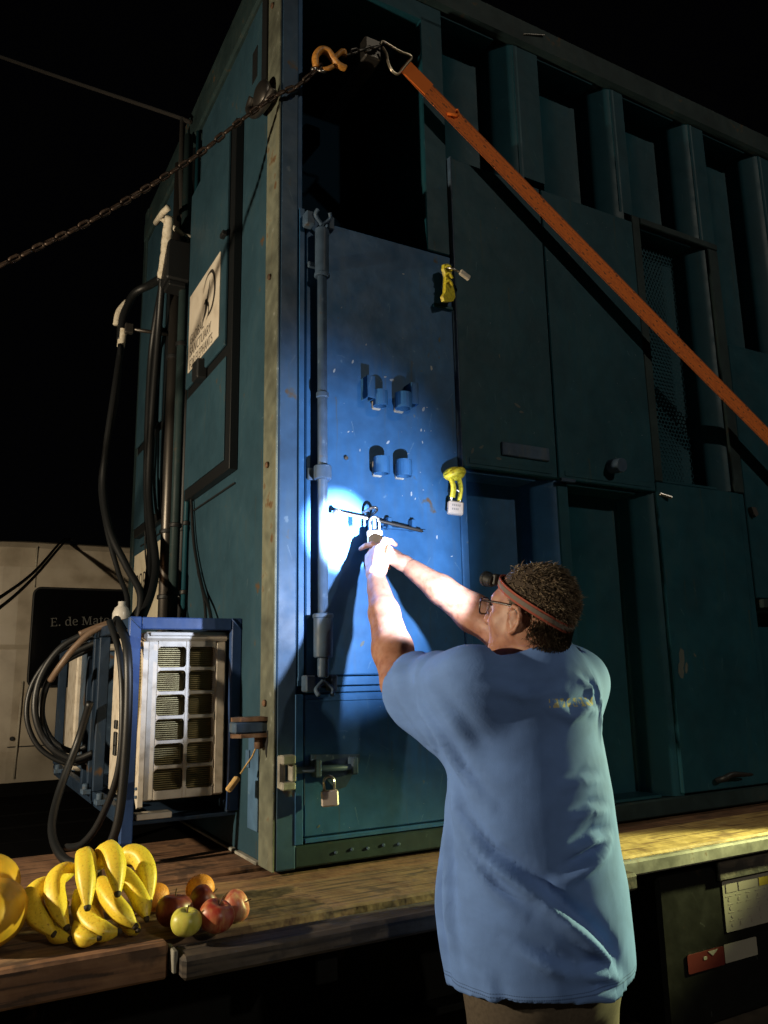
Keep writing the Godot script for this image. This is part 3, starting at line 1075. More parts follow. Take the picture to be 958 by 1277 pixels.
func bolt_details(low: Node) -> void:
	var st := mb()
	# backing plate and sliding bolt
	prism(st, PackedVector2Array([Vector2(0.118, 1.365), Vector2(0.285, 1.355), Vector2(0.285, 1.335), Vector2(0.235, 1.262), Vector2(0.20, 1.255), Vector2(0.16, 1.30), Vector2(0.118, 1.31)]), Transform3D(Basis(), Vector3(0, 0, -0.003)), 0.006)
	var plate := obj("bolt_plate", st, M.galv, low)
	st = mb()
	tube(st, PackedVector3Array([Vector3(0.045, 1.325, 0.022), Vector3(0.262, 1.322, 0.022)]), 0.0095, 12)
	obj("sliding_bolt", st, M.galv, plate)
	for x in [0.128, 0.252]:
		st = mb()
		bb(st, Vector3(x - 0.011, 1.300, 0.002), Vector3(x + 0.011, 1.352, 0.036), 0.004)
		obj("bolt_guide", st, M.galv, plate)
	# C-shaped keeper on the corner post
	st = mb()
	bb(st, Vector3(0.008, 1.275, 0.002), Vector3(0.030, 1.370, 0.016), 0.003)
	bb(st, Vector3(0.008, 1.345, 0.016), Vector3(0.050, 1.372, 0.048), 0.004)
	bb(st, Vector3(0.008, 1.273, 0.016), Vector3(0.050, 1.295, 0.048), 0.004)
	bb(st, Vector3(0.038, 1.296, 0.002), Vector3(0.052, 1.344, 0.046), 0.003)
	obj("keeper", st, M.grey_edge, low)
	st = mb()
	for e in [[1.392, 1.42], [1.22, 1.30]]:
		bb(st, Vector3(0.0955, e[0], -0.003), Vector3(0.0975, e[1], 0.002), 0.0005)
	obj("edge_bead", st, M.galv, low)

# small chips, scrapes and rubbed spots of bare metal on the doors: thin flakes of their own shape
func paint_marks(c: Node) -> void:
	var st := mb()
	var pts := [[0.276, 2.665, 0.020, 70], [0.43, 2.625, 0.026, 10], [0.405, 2.632, 0.016, 20], [0.56, 2.535, 0.024, 60], [0.575, 2.545, 0.010, 10], [0.548, 2.455, 0.016, 80], [0.562, 2.455, 0.008, 90], [0.552, 2.41, 0.014, 100], [0.41, 2.392, 0.022, 50], [0.257, 2.41, 0.012, 40], [0.272, 2.412, 0.008, 40], [0.40, 2.34, 0.008, 0], [0.49, 2.36, 0.007, 30], [0.50, 2.215, 0.022, 85], [0.515, 2.20, 0.012, 60], [0.55, 2.235, 0.009, 10], [0.30, 2.35, 0.012, 80], [0.34, 2.31, 0.010, 60], [0.60, 2.07, 0.020, 85], [0.66, 2.005, 0.014, 20], [0.655, 2.29, 0.010, 10], [0.235, 2.86, 0.011, 60], [0.49, 3.05, 0.014, 10], [0.60, 2.70, 0.026, 88], [0.33, 2.74, 0.012, 75], [0.205, 2.62, 0.020, 65]]
	for q in pts:
		flake(st, Vector2(q[0], q[1]), q[2], deg_to_rad(q[3]), 0.0)
	for i in 18:
		flake(st, Vector2(clampf(0.47 + rng.randfn() * 0.10, 0.19, 0.69), clampf(2.36 + rng.randfn() * 0.20, 1.62, 3.1)), rng.randf_range(0.002, 0.007), rng.randf() * TAU, 0.0)
	for i in 16:
		flake(st, Vector2(rng.randf_range(0.14, 0.69), rng.randf_range(1.14, 1.5)), rng.randf_range(0.002, 0.005), rng.randf() * TAU, -0.004)
	for i in 40:
		flake(st, Vector2(rng.randf_range(0.73, 1.68), rng.randf_range(2.38, 3.55)), rng.randf_range(0.002, 0.007), rng.randf() * TAU, 0.014)
	var o := obj("paint_chips", st, M.scratch, c)
	o.set_meta("kind", "stuff")
	# spots rubbed to a shine
	st = mb()
	for q in [[1.765, 1.640, 0.11, 92, 0.012], [1.785, 1.600, 0.06, 80, 0.012], [1.845, 1.655, 0.03, 120, 0.012], [1.755, 1.595, 0.10, 90, 0.012]]:
		flake(st, Vector2(q[0], q[1]), q[2], deg_to_rad(q[3]), q[4])
	obj("worn_spots", st, M.worn, c).set_meta("kind", "stuff")
	st = mb()
	for q in [[0.905, 2.80, 0.022, 100, 0.014], [0.98, 2.61, 0.036, 160, 0.014], [1.0, 2.585, 0.03, 0, 0.014], [0.80, 2.42, 0.03, 30, 0.014], [0.88, 2.385, 0.03, 0, 0.014], [0.76, 2.40, 0.03, 70, 0.014], [1.25, 3.42, 0.03, 10, 0.014], [1.30, 3.33, 0.04, 60, 0.014], [0.925, 3.35, 0.014, 0, 0.014], [0.97, 2.405, 0.016, 80, 0.024], [0.64, 2.82, 0.03, 85, 0.0], [0.145, 1.155, 0.016, 30, -0.004], [0.30, 1.70, 0.03, 50, 0.0], [0.35, 1.72, 0.026, 130, 0.0]]:
		flake(st, Vector2(q[0], q[1]), q[2], deg_to_rad(q[3]), q[4])
	var g := obj("grime", st, M.grime, c)
	g.set_meta("kind", "stuff")

func flake(st: SurfaceTool, c: Vector2, l: float, a: float, z: float) -> void:
	var poly := PackedVector2Array()
	for k in 7:
		var b := TAU * k / 7
		var r := rng.randf_range(0.6, 1.0)
		var v := Vector2(cos(b) * l * 0.5 * r, sin(b) * l * 0.22 * r)
		poly.append(c + v.rotated(a))
	var p := PackedVector3Array([Vector3(c.x, c.y, z + 0.0011)])
	for q in poly:
		p.append(Vector3(q.x, q.y, z + 0.0006))
	var t := PackedInt32Array()
	for k in 7:
		t.append_array([0, 1 + k, 1 + (k + 1) % 7])
	block_open(st, p, t, Vector3(c.x, c.y, z + 1.0))

# the short end that faces left, with two service doors
func build_short_side(c: Node) -> void:
	var st := mb()
	bb(st, Vector3(0.0, DECK + 0.012, -0.37), Vector3(0.03, 4.19, -0.126), 0.003)
	obj("side_strip", st, M.teal_side, c)
	st = mb()
	bb(st, Vector3(0.0035, DECK + 0.012, -1.03), Vector3(0.03, 4.19, -0.374), 0.003)
	obj("end_wall", st, M.teal_side, c)
	st = mb()
	bb(st, Vector3(0.05, DECK + 0.012, -1.40), Vector3(0.08, 4.19, -1.03), 0.003)
	obj("end_wall", st, M.teal_side, c)
	st = mb()
	bb(st, Vector3(0.0035, DECK + 0.012, -2.18), Vector3(0.03, 4.19, -1.40), 0.003)
	obj("end_wall", st, M.teal_side, c)
	st = mb()
	bb(st, Vector3(-0.004, DECK, -2.26), Vector3(0.05, 4.42, -2.185), 0.004)
	obj("corner_post", st, M.rail, c)
	st = mb()
	bb(st, Vector3(-0.012, 4.205, -2.24), Vector3(0.06, 4.335, -0.1195), 0.01)
	obj("end_rail", st, M.rail, c)
	st = mb()
	bb(st, Vector3(0.0, 4.335, -2.24), Vector3(0.05, 4.42, -0.1195), 0.006)
	obj("end_rail", st, M.rail, c)
	st = mb()
	bb(st, Vector3(-0.010, DECK + 0.001, -2.18), Vector3(0.02, DECK + 0.011, -0.125), 0.002)
	obj("floor_strip", st, M.grey_edge, c)
	# blue lower plate beside the post
	st = mb()
	bb(st, Vector3(-0.006, 1.135, -0.215), Vector3(0.0, 1.435, -0.127), 0.002)
	obj("cover_plate", st, M.pale_blue, c)
	st = mb()
	bb(st, Vector3(-0.012, 1.318, -0.225), Vector3(-0.006, 1.372, -0.195), 0.002)
	obj("cover_tab", st, M.pale_blue, c)
	# doors: a raised leaf with dark rubber edge, upper half standing prouder than the lower
	service_door(c, -0.40, -1.025, 2.345, 3.80)
	service_door(c, -1.42, -2.05, 2.345, 3.80)
	# slot near the top and small fittings
	st = mb()
	bb(st, Vector3(-0.002, 3.885, -0.300), Vector3(0.0, 4.025, -0.245), 0.0005)
	obj("slot", st, M.black, c)
	st = mb()
	bb(st, Vector3(-0.03, 2.775, -0.80), Vector3(-0.012, 2.86, -0.71), 0.004)
	bb(st, Vector3(-0.075, 2.80, -0.79), Vector3(-0.03, 2.885, -0.71), 0.006)
	obj("handle_box", st, M.black, c)
	st = mb()
	bb(st, Vector3(-0.03, 2.79, -1.72), Vector3(-0.012, 2.86, -1.64), 0.004)
	bb(st, Vector3(-0.065, 2.80, -1.72), Vector3(-0.03, 2.87, -1.64), 0.006)
	obj("handle_box", st, M.black, c)
	# vertical conduits in the gap between the doors
	for e in [[-1.13, 0.022, -0.035, 1.4, 4.2, "rail"], [-1.215, 0.016, 0.02, 1.4, 4.2, "black"], [-1.30, 0.028, -0.03, 1.15, 4.15, "galv_dark"], [-1.065, 0.012, -0.005, 1.4, 4.19, "teal"]]:
		st = mb()
		tube(st, PackedVector3Array([Vector3(e[2], e[3], e[0]), Vector3(e[2], e[4], e[0])]), e[1], 12)
		var pipe := obj("conduit", st, M.dark_steel if e[5] == "galv_dark" else M[e[5]], c)
		for y in [1.95, 2.25, 3.1]:
			st = mb()
			cyl(st, Vector3(e[2], y, e[0]), Vector3(e[2], y + 0.02, e[0]), e[1] + 0.006, -1.0, 14)
			obj("clamp", st, M.black, pipe)
	st = mb()
	bb(st, Vector3(-0.13, 3.40, -1.20), Vector3(-0.02, 3.60, -1.07), 0.008)
	bb(st, Vector3(-0.115, 3.375, -1.185), Vector3(-0.035, 3.40, -1.085), 0.004)
	obj("junction_box", st, M.black, c)
	st = mb()
	tube(st, PackedVector3Array([Vector3(-0.16, 3.735, -1.20), Vector3(-0.16, 3.71, -1.06), Vector3(-0.15, 3.705, -1.0)]), 0.014, 10)
	tube(st, PackedVector3Array([Vector3(-0.16, 3.72, -1.12), Vector3(-0.05, 3.66, -1.12), Vector3(0.02, 3.66, -1.12)]), 0.012, 10)
	obj("tee_handle", st, M.foam, c)
	# bracket that carries the hoses
	st = mb()
	tube(st, PackedVector3Array([Vector3(0.0, 3.28, -1.42), Vector3(-0.22, 3.27, -1.42)]), 0.010, 8)
	bb(st, Vector3(-0.24, 3.245, -1.435), Vector3(-0.20, 3.295, -1.405), 0.004)
	obj("hose_bracket", st, M.dark_steel, c)
	# rusty hinge lug at the post
	st = mb()
	for y in [1.480, 1.432]:
		prism(st, PackedVector2Array([Vector2(-0.105, -0.075), Vector2(-0.085, -0.055), Vector2(0.02, -0.045), Vector2(0.02, -0.115), Vector2(-0.085, -0.112), Vector2(-0.105, -0.095)]), Transform3D(Basis(Vector3(1, 0, 0), Vector3(0, 0, 1), Vector3(0, -1, 0)), Vector3(0, y, 0)), 0.012)
	cyl(st, Vector3(-0.02, 1.385, -0.08), Vector3(-0.02, 1.42, -0.08), 0.014, -1.0, 12)
	cyl(st, Vector3(-0.075, 1.468, -0.085), Vector3(-0.075, 1.432, -0.085), 0.016, -1.0, 12)
	obj("hinge_lug", st, M.rust, c)
	st = mb()
	box(st, Vector3(-0.045, 1.450, -0.083), Vector3(0.12, 0.032, 0.06), 0.004)
	obj("hinge_core", st, M.galv, c)

func service_door(c: Node, z1: float, z0: float, y0: float, y1: float) -> void:
	var st := mb()
	bb(st, Vector3(-0.030, y0, z0 + 0.012), Vector3(0.002, y1, z1 - 0.001), 0.002)
	var seal := obj("door_seal", st, M.rubber, c)
	st = mb()
	bb(st, Vector3(-0.044, 2.845, z0 + 0.022), Vector3(-0.030, y1 - 0.006, z1 - 0.055), 0.004)
	obj("door_leaf", st, M.teal_side, seal)
	st = mb()
	bb(st, Vector3(-0.036, y0 + 0.045, z0 + 0.022), Vector3(-0.030, 2.80, z1 - 0.055), 0.003)
	obj("door_leaf", st, M.teal_side, seal)
	st = mb()
	bb(st, Vector3(-0.005, y0 - 0.05, z0 + 0.06), Vector3(0.0038, y0 - 0.044, z1 - 0.02), 0.001)
	obj("drip_bead", st, M.black, seal)
	st = mb()
	bb(st, Vector3(-0.062, 3.30, z1 - 0.085), Vector3(-0.044, 3.32, z1 - 0.045), 0.002)
	obj("catch", st, M.black, seal)

# ---------------------------------------------------------------- pale truck in the background
func build_truck() -> void:
	var t := thing("pale_truck", "pale truck body with a dark lettered window, parked behind the trailer on the left", "truck", Vector3(1.2, 0, -6.0))
	var st := mb()
	# body outline in plan: straight flank facing us, rounded corner on the left
	var z := -5.0
	var prof := PackedVector2Array([Vector2(3.6, z), Vector2(-0.36, z)])
	for k in 7:
		var a := PI / 2 * k / 6.0
		prof.append(Vector2(-0.36 - 0.5 * sin(a), z - 0.35 + 0.35 * cos(a)))
	prof.append_array([Vector2(-0.86, -7.1), Vector2(3.6, -7.1)])
	# rings up the body: slight tumblehome, rounded roof edge
	var lev := [[0.80, 0.0], [1.00, 0.0], [1.04, 0.012], [1.86, 0.015], [1.90, 0.0], [2.55, 0.0], [2.72, 0.02], [2.77, 0.06], [2.79, 0.12]]
	var p := PackedVector3Array()
	var idx := PackedInt32Array()
	var cc := Vector2(1.4, -6.05)
	for l in lev:
		for q in prof:
			var v: Vector2 = q - cc
			v -= v.sign() * l[1]
			p.append(Vector3(cc.x + v.x, l[0], cc.y + v.y))
	var n := prof.size()
	for i in lev.size() - 1:
		for k in n:
			var k2 := (k + 1) % n
			idx.append_array([i * n + k, (i + 1) * n + k, (i + 1) * n + k2, i * n + k, (i + 1) * n + k2, i * n + k2])
	p.append(Vector3(cc.x, 2.80, cc.y))
	p.append(Vector3(cc.x, 0.80, cc.y))
	for k in n:
		var k2 := (k + 1) % n
		idx.append_array([p.size() - 2, (lev.size() - 1) * n + k2, (lev.size() - 1) * n + k, p.size() - 1, k, k2])
	block(st, p, idx, false)
	var body := obj("body", st, M.white_paint, t)
	# window and its lettering
	st = mb()
	prism(st, rect(1.6, 0.80, 0.05, 4, Vector2(0.57, 1.965)), Transform3D(Basis(), Vector3(0, 0, z)), 0.012)
	var win := obj("window", st, M.dark_glass, body)
	st = mb()
	var gask := PackedVector3Array()
	for q in rect(1.62, 0.82, 0.06, 5, Vector2(0.57, 1.965)):
		gask.append(Vector3(q.x, q.y, z + 0.008))
	tube(st, gask, 0.012, 8, 1.0, true)
	obj("window_gasket", st, M.rubber, win)
	letters("lettering", "E. de Mato", Vector3(-0.10, 2.085, z + 0.013), Basis(Vector3(0, 0, 1), 0.06), 0.070, M.ink_white, win, "Droid Serif", 1.0)
	# bright trim strips and panel joints
	st = mb()
	tube(st, PackedVector3Array([Vector3(-0.243, 2.73, z + 0.004), Vector3(-0.243, 2.38, z + 0.012)]), 0.009, 6)
	obj("trim_strip", st, M.foam, body)
	st = mb()
	tube(st, PackedVector3Array([Vector3(-0.282, 1.60, z + 0.012), Vector3(-0.295, 0.83, z + 0.012)]), 0.009, 6)
	obj("trim_strip", st, M.foam, body)
	st = mb()
	bb(st, Vector3(-0.36, 1.075, z - 0.006), Vector3(3.5, 1.083, z + 0.004), 0.001)
	obj("panel_joint", st, M.black, body)
	st = mb()
	cyl(st, Vector3(-0.33, 1.145, z), Vector3(-0.33, 1.145, z + 0.02), 0.018, -1.0, 12)
	obj("cap", st, M.black, body)
	# white bottle-shaped lamp on the sill, wheels and chassis
	st = mb()
	bb(st, Vector3(-0.7, 0.58, -6.9), Vector3(3.5, 0.80, -5.04), 0.01)
	obj("chassis", st, M.chassis, t)
	for x in [0.6, 2.9]:
		for w in [-5.2, -6.8]:
			st = mb()
			lathe(st, [Vector2(0.12, -0.11), Vector2(0.36, -0.12), Vector2(0.45, -0.09), Vector2(0.46, 0.0), Vector2(0.45, 0.09), Vector2(0.36, 0.12), Vector2(0.12, 0.11)], Transform3D(Basis(), Vector3(x, 0.46, w)), 28)
			cyl(st, Vector3(x, 0.46, w - 0.1), Vector3(x, 0.46, w + 0.1), 0.14, -1.0, 18)
			obj("wheel", st, M.rubber, t)
	# two cables that run down from the roof edge to the left
	for k in 2:
		st = mb()
		var dy := 0.06 * k
		tube(st, curve([Vector3(0.02 + 0.03 * k, 2.82, -5.1), Vector3(-0.05 + 0.03 * k, 2.79, -4.97), Vector3(-0.375, 2.335 - dy * 0.6, -3.5), Vector3(-0.630, 2.061 - dy, -2.6), Vector3(-0.95, 1.78 - dy, -1.8)], 6), 0.010, 8)
		tag(obj("roof_cable", st, M.rubber), "thin black cable sagging from the pale truck's roof, %s of the two" % ["upper", "lower"][k], "cable", "cables from the truck roof")

# ---------------------------------------------------------------- rack with the air conditioners
func build_rack() -> void:
	var r := thing("equipment_rack", "blue steel angle frame bolted to the container's left end, holding the air conditioners", "rack", Vector3(-0.19, 1.1, -1.1))
	var st: SurfaceTool
	var z := -0.31
	# front frame: two uprights, top bar with mitred corners
	for e in [[Vector3(-0.374, 1.095, z - 0.03), Vector3(-0.337, 1.797, z)], [Vector3(-0.036, 1.175, z - 0.03), Vector3(-0.001, 1.797, z)]]:
		st = mb()
		bb(st, e[0], e[1], 0.003)
		obj("upright", st, M.frame_blue, r)
	st = mb()
	bb(st, Vector3(-0.3365, 1.757, z - 0.03), Vector3(-0.0365, 1.796, z - 0.0005), 0.003)
	obj("top_bar", st, M.frame_blue, r)
	for e in [[-0.355, 1.777], [-0.02, 1.777]]:
		st = mb()
		tube(st, PackedVector3Array([Vector3(e[0] - 0.017, e[1] + 0.017, z + 0.0005), Vector3(e[0] + 0.017, e[1] - 0.017, z + 0.0005)]), 0.0028, 6)
		obj("weld_seam", st, M.frame_blue, r)
	# long rails and inner posts going back along the container
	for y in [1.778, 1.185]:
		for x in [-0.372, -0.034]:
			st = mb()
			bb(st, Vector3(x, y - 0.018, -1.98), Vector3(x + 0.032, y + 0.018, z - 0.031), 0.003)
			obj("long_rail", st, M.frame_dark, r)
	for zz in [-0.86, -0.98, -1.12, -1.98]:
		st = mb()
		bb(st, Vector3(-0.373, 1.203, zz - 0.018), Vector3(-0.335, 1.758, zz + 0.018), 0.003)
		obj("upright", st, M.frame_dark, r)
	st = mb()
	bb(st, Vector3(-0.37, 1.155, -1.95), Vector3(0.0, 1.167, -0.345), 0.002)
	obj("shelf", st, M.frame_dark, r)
	for zz in [-0.62, -0.92, -1.72]:
		st = mb()
		bb(st, Vector3(-0.40, 1.187, zz - 0.025), Vector3(-0.31, 1.205, zz + 0.025), 0.003)
		cyl(st, Vector3(-0.385, 1.19, zz), Vector3(-0.385, 1.225, zz), 0.012, -1.0, 10)
		obj("mount", st, M.galv, r)
	st = mb()
	bb(st, Vector3(-0.32, 1.168, -0.40), Vector3(-0.21, 1.186, -0.345), 0.002)
	obj("mount", st, M.beige, r)

func build_air_conditioners() -> void:
	var group := "air conditioners in the rack"
	var a := thing("air_conditioner", "nearest beige air conditioner with a grille of twelve openings, framed in blue", "air conditioner", Vector3(-0.17, 1.2, -0.6), group)
	var z := -0.365
	var st := mb()
	# casing: core behind the grille, top cap and flared left cheek
	bb(st, Vector3(-0.300, 1.212, -0.80), Vector3(-0.036, 1.720, z - 0.055), 0.006)
	obj("core", st, M.fin, a)
	st = mb()
	bb(st, Vector3(-0.315, 1.722, -0.82), Vector3(-0.028, 1.752, z + 0.006), 0.012)
	obj("top_cap", st, M.beige, a)
	st = mb()
	bb(st, Vector3(-0.298, 1.7385, z + 0.0062), Vector3(-0.135, 1.7505, z + 0.0125), 0.004)
	obj("handle_lip", st, M.beige, a)
	# the grille: a sheet with twelve openings, built as bars
	var cols := [[-0.2680, -0.1750], [-0.1630, -0.0740]]
	var rows: Array = []
	for i in 6:
		rows.append([1.703 - i * 0.0775 - 0.0665, 1.703 - i * 0.0775])
	st = mb()
	var y0: float = 1.222
	var y1: float = 1.7218
	bb(st, Vector3(-0.300, y0, z - 0.05), Vector3(cols[0][0], y1, z), 0.003)
	bb(st, Vector3(cols[0][1], y0, z - 0.005), Vector3(cols[1][0], y1, z), 0.003)
	bb(st, Vector3(cols[1][1], y0, z - 0.05), Vector3(-0.036, y1, z), 0.006)
	for c in 2:
		bb(st, Vector3(cols[c][0], rows[0][1], z - 0.005), Vector3(cols[c][1], y1, z - 0.0004), 0.002)
		bb(st, Vector3(cols[c][0], y0, z - 0.005), Vector3(cols[c][1], rows[5][0], z - 0.0004), 0.002)
		for i in 5:
			bb(st, Vector3(cols[c][0], rows[i + 1][1], z - 0.005), Vector3(cols[c][1], rows[i][0], z - 0.0004), 0.002)
		# rounded corners of every opening
		for i in 6:
			for sx in [0, 1]:
				for sy in [0, 1]:
					var k := Vector2(cols[c][sx], rows[i][sy])
					var dx := 0.009 * (1 if sx == 0 else -1)
					var dy := 0.009 * (1 if sy == 0 else -1)
					prism(st, PackedVector2Array([k, k + Vector2(dx, 0), k + Vector2(dx * 0.3, dy * 0.3), k + Vector2(0, dy)]), Transform3D(Basis(), Vector3(0, 0, z - 0.0045)), 0.0040)
	obj("grille", st, M.beige, a)
	# fins behind the openings
	for c in 2:
		for i in 6:
			st = mb()
			for k in 10:
				var y: float = lerpf(rows[i][0], rows[i][1], (k + 0.5) / 10.0)
				bb(st, Vector3(cols[c][0] - 0.002, y - 0.0022, z - 0.053), Vector3(cols[c][1] + 0.002, y + 0.0010, z - 0.030), 0.0004)
			obj("fins", st, M.fin, a)
	# flared cheek on the left with its narrow upper part
	st = mb()
	prism(st, PackedVector2Array([Vector2(0.0, 1.720), Vector2(0.0, 1.205), Vector2(0.016, 1.198), Vector2(0.045, 1.225), Vector2(0.045, 1.43), Vector2(0.022, 1.53), Vector2(0.018, 1.60), Vector2(0.045, 1.72)]), Transform3D(Basis(Vector3(0, 0, -1), Vector3(0, 1, 0), Vector3(1, 0, 0)), Vector3(-0.316, 0, z + 0.004)), 0.0155)
	obj("cheek", st, M.beige, a)
	for y in [1.70, 1.26, 1.235]:
		st = mb()
		cyl(st, Vector3(-0.322, y, z - 0.005), Vector3(-0.3161, y, z - 0.012), 0.005, -1.0, 8)
		obj("screw", st, M.galv, a)
	# golden coil on the left flank and the far corner column
	st = mb()
	for k in 46:
		var y := 1.225 + k * 0.0107
		bb(st, Vector3(-0.3105, y, -0.62), Vector3(-0.3008, y + 0.0045, -0.42), 0.0005)
	var coil := obj("coil", st, M.fin, a)
	coil.set_meta("label", "golden coil fins on the open flank")
	st = mb()
	bb(st, Vector3(-0.322, 1.205, -0.83), Vector3(-0.29, 1.722, -0.66), 0.008)
	bb(st, Vector3(-0.330, 1.215, -0.70), Vector3(-0.322, 1.715, -0.655), 0.003)
	obj("corner_column", st, M.beige, a)
	st = mb()
	for q in [[1.46, 0.03], [1.42, 0.05], [1.38, 0.04]]:
		bb(st, Vector3(-0.338, q[0] - q[1], -0.69), Vector3(-0.3305, q[0], -0.655), 0.003)
	obj("clip", st, M.black, a)
	# the tan wedge hanging at the right
	st = mb()
	box(st, Vector3(-0.085, 1.282, -0.125), Vector3(0.016, 0.050, 0.026), 0.004, Basis(Vector3(0, 0, 1), -0.7))
	tube(st, PackedVector3Array([Vector3(-0.062, 1.31, -0.125), Vector3(-0.03, 1.36, -0.11), Vector3(-0.015, 1.40, -0.10)]), 0.003, 6)
	tag(obj("wooden_peg", st, M.wood4), "small tan wooden peg on a cord beside the container's corner post", "peg")
	# second unit further back
	var b := thing("air_conditioner", "farthest beige air conditioner with grey flank, behind the coiled hoses", "air conditioner", Vector3(-0.17, 1.2, -1.5), group)
	st = mb()
	bb(st, Vector3(-0.315, 1.212, -1.92), Vector3(-0.036, 1.722, -1.25), 0.008)
	obj("casing", st, M.galv, b)
	st = mb()
	bb(st, Vector3(-0.335, 1.20, -1.93), Vector3(-0.29, 1.725, -1.66), 0.008)
	obj("corner_column", st, M.beige, b)
	st = mb()
	bb(st, Vector3(-0.32, 1.722, -1.94), Vector3(-0.03, 1.748, -1.22), 0.010)
	obj("top_cap", st, M.beige, b)

# ---------------------------------------------------------------- hoses and cables
func hose(label: String, pts: Array, r, mat: Material, group := "", called := "hose", sides := 10) -> Node:
	var st := mb()
	tube(st, curve(pts, 8), r, sides)
	var o := obj(called, st, mat)
	tag(o, label, called, group)
	return o

func build_cables() -> void:
	var V := func(x: float, y: float, z: float) -> Vector3: return Vector3(x, y, z)
	hose("outermost black hose drooping clear of the container's left end from a foam sleeve", [Vector3(-0.245, 3.20, -1.46), Vector3(-0.275, 2.95, -1.40), Vector3(-0.305, 2.64, -1.37), Vector3(-0.31, 2.45, -1.36), Vector3(-0.29, 2.24, -1.25), Vector3(-0.23, 2.07, -1.15), Vector3(-0.19, 1.95, -1.05), Vector3(-0.20, 1.84, -1.02)], 0.016, M.rubber, "hoses hanging on the container end")
	hose("thin black hose lying beside the outermost one on the container's left end", [Vector3(-0.255, 3.19, -1.44), Vector3(-0.262, 2.90, -1.42), Vector3(-0.315, 2.52, -1.40), Vector3(-0.30, 2.26, -1.28), Vector3(-0.26, 2.05, -1.17), Vector3(-0.24, 1.93, -1.06), Vector3(-0.25, 1.82, -1.0)], 0.011, M.rubber, "hoses hanging on the container end")
	hose("black hose hanging straight from the foam-wrapped joint, right of the other hoses", [Vector3(-0.12, 3.47, -1.20), Vector3(-0.10, 3.24, -1.33), Vector3(-0.10, 2.84, -1.39), Vector3(-0.10, 2.52, -1.40), Vector3(-0.10, 2.31, -1.32), Vector3(-0.10, 2.10, -1.19), Vector3(-0.14, 1.965, -1.06), Vector3(-0.20, 1.84, -0.95)], 0.017, M.rubber, "hoses hanging on the container end")
	hose("black hose behind the straight hanging one, in front of the yellowed sign", [Vector3(-0.11, 3.47, -1.22), Vector3(-0.10, 3.20, -1.46), Vector3(-0.10, 2.69, -1.47), Vector3(-0.10, 2.36, -1.40), Vector3(-0.11, 2.15, -1.26), Vector3(-0.16, 1.95, -1.08), Vector3(-0.22, 1.84, -1.03)], 0.016, M.rubber, "hoses hanging on the container end")
	hose("short black hose joining the foam-wrapped joint to the bent sleeve", [Vector3(-0.12, 3.47, -1.23), Vector3(-0.14, 3.50, -1.38), Vector3(-0.20, 3.47, -1.45), Vector3(-0.245, 3.34, -1.46), Vector3(-0.25, 3.22, -1.46)], 0.020, M.rubber, "hoses hanging on the container end")
	hose("pale foam sleeve wrapped round the upright pipe joint", [Vector3(-0.14, 3.675, -1.02), Vector3(-0.13, 3.60, -1.09), Vector3(-0.12, 3.54, -1.14), Vector3(-0.12, 3.455, -1.20)], [0.017, 0.019, 0.021, 0.022, 0.021, 0.023, 0.024, 0.023, 0.024, 0.025, 0.026, 0.025, 0.026, 0.027, 0.026, 0.025, 0.027, 0.028, 0.027, 0.026, 0.025, 0.026, 0.027, 0.025, 0.022], M.foam, "pale foam sleeves", "foam_sleeve", 12)
	hose("pale foam sleeve at the top of the outermost drooping hose", [Vector3(-0.225, 3.43, -1.465), Vector3(-0.262, 3.37, -1.47), Vector3(-0.272, 3.30, -1.47)], 0.017, M.foam, "pale foam sleeves", "foam_sleeve", 10)
	hose("short pale foam stub where the outermost hose leaves its bracket", [Vector3(-0.240, 3.275, -1.45), Vector3(-0.245, 3.23, -1.455), Vector3(-0.247, 3.185, -1.46)], 0.019, M.foam, "pale foam sleeves", "foam_sleeve", 10)
	hose("thin wire hanging with a frayed end between the hoses and the conduit", [Vector3(-0.02, 3.50, -1.30), Vector3(-0.012, 3.2, -1.36), Vector3(-0.012, 2.98, -1.355), Vector3(-0.012, 2.86, -1.38), Vector3(-0.012, 2.80, -1.375)], 0.004, M.rubber, "", "wire", 6)
	hose("thin dark cable curving down the container end beside the near service door", [Vector3(-0.014, 2.42, -0.985), Vector3(-0.010, 2.33, -0.97), Vector3(-0.010, 2.14, -0.906), Vector3(-0.012, 1.96, -0.773), Vector3(-0.020, 1.86, -0.64), Vector3(-0.03, 1.79, -0.56)], 0.007, M.rubber, "", "cable", 8)
	hose("second strand of the thin cable, splitting off toward the rack top", [Vector3(-0.012, 2.02, -0.83), Vector3(-0.016, 1.90, -0.72), Vector3(-0.024, 1.80, -0.66)], 0.006, M.rubber, "", "cable", 8)
	hose("thin wire dangling in front of the yellowed sign", [Vector3(-0.06, 2.40, -1.62), Vector3(-0.06, 2.22, -1.60), Vector3(-0.06, 2.08, -1.52), Vector3(-0.08, 1.99, -1.42)], 0.004, M.rubber, "", "wire", 6)
	# coil of hose hung on the rack's outer side
	var coil := thing("hose_coil", "black hose coiled in loose loops on the outer side of the rack", "hose", Vector3(-0.55, 1.3, -1.15))
	var pxs := [[-0.290, 1.812, -1.0], [-0.386, 1.775, -1.03], [-0.490, 1.713, -1.05], [-0.556, 1.600, -1.06], [-0.567, 1.473, -1.05], [-0.521, 1.362, -1.04], [-0.433, 1.300, -1.02], [-0.36, 1.318, -1.0]]
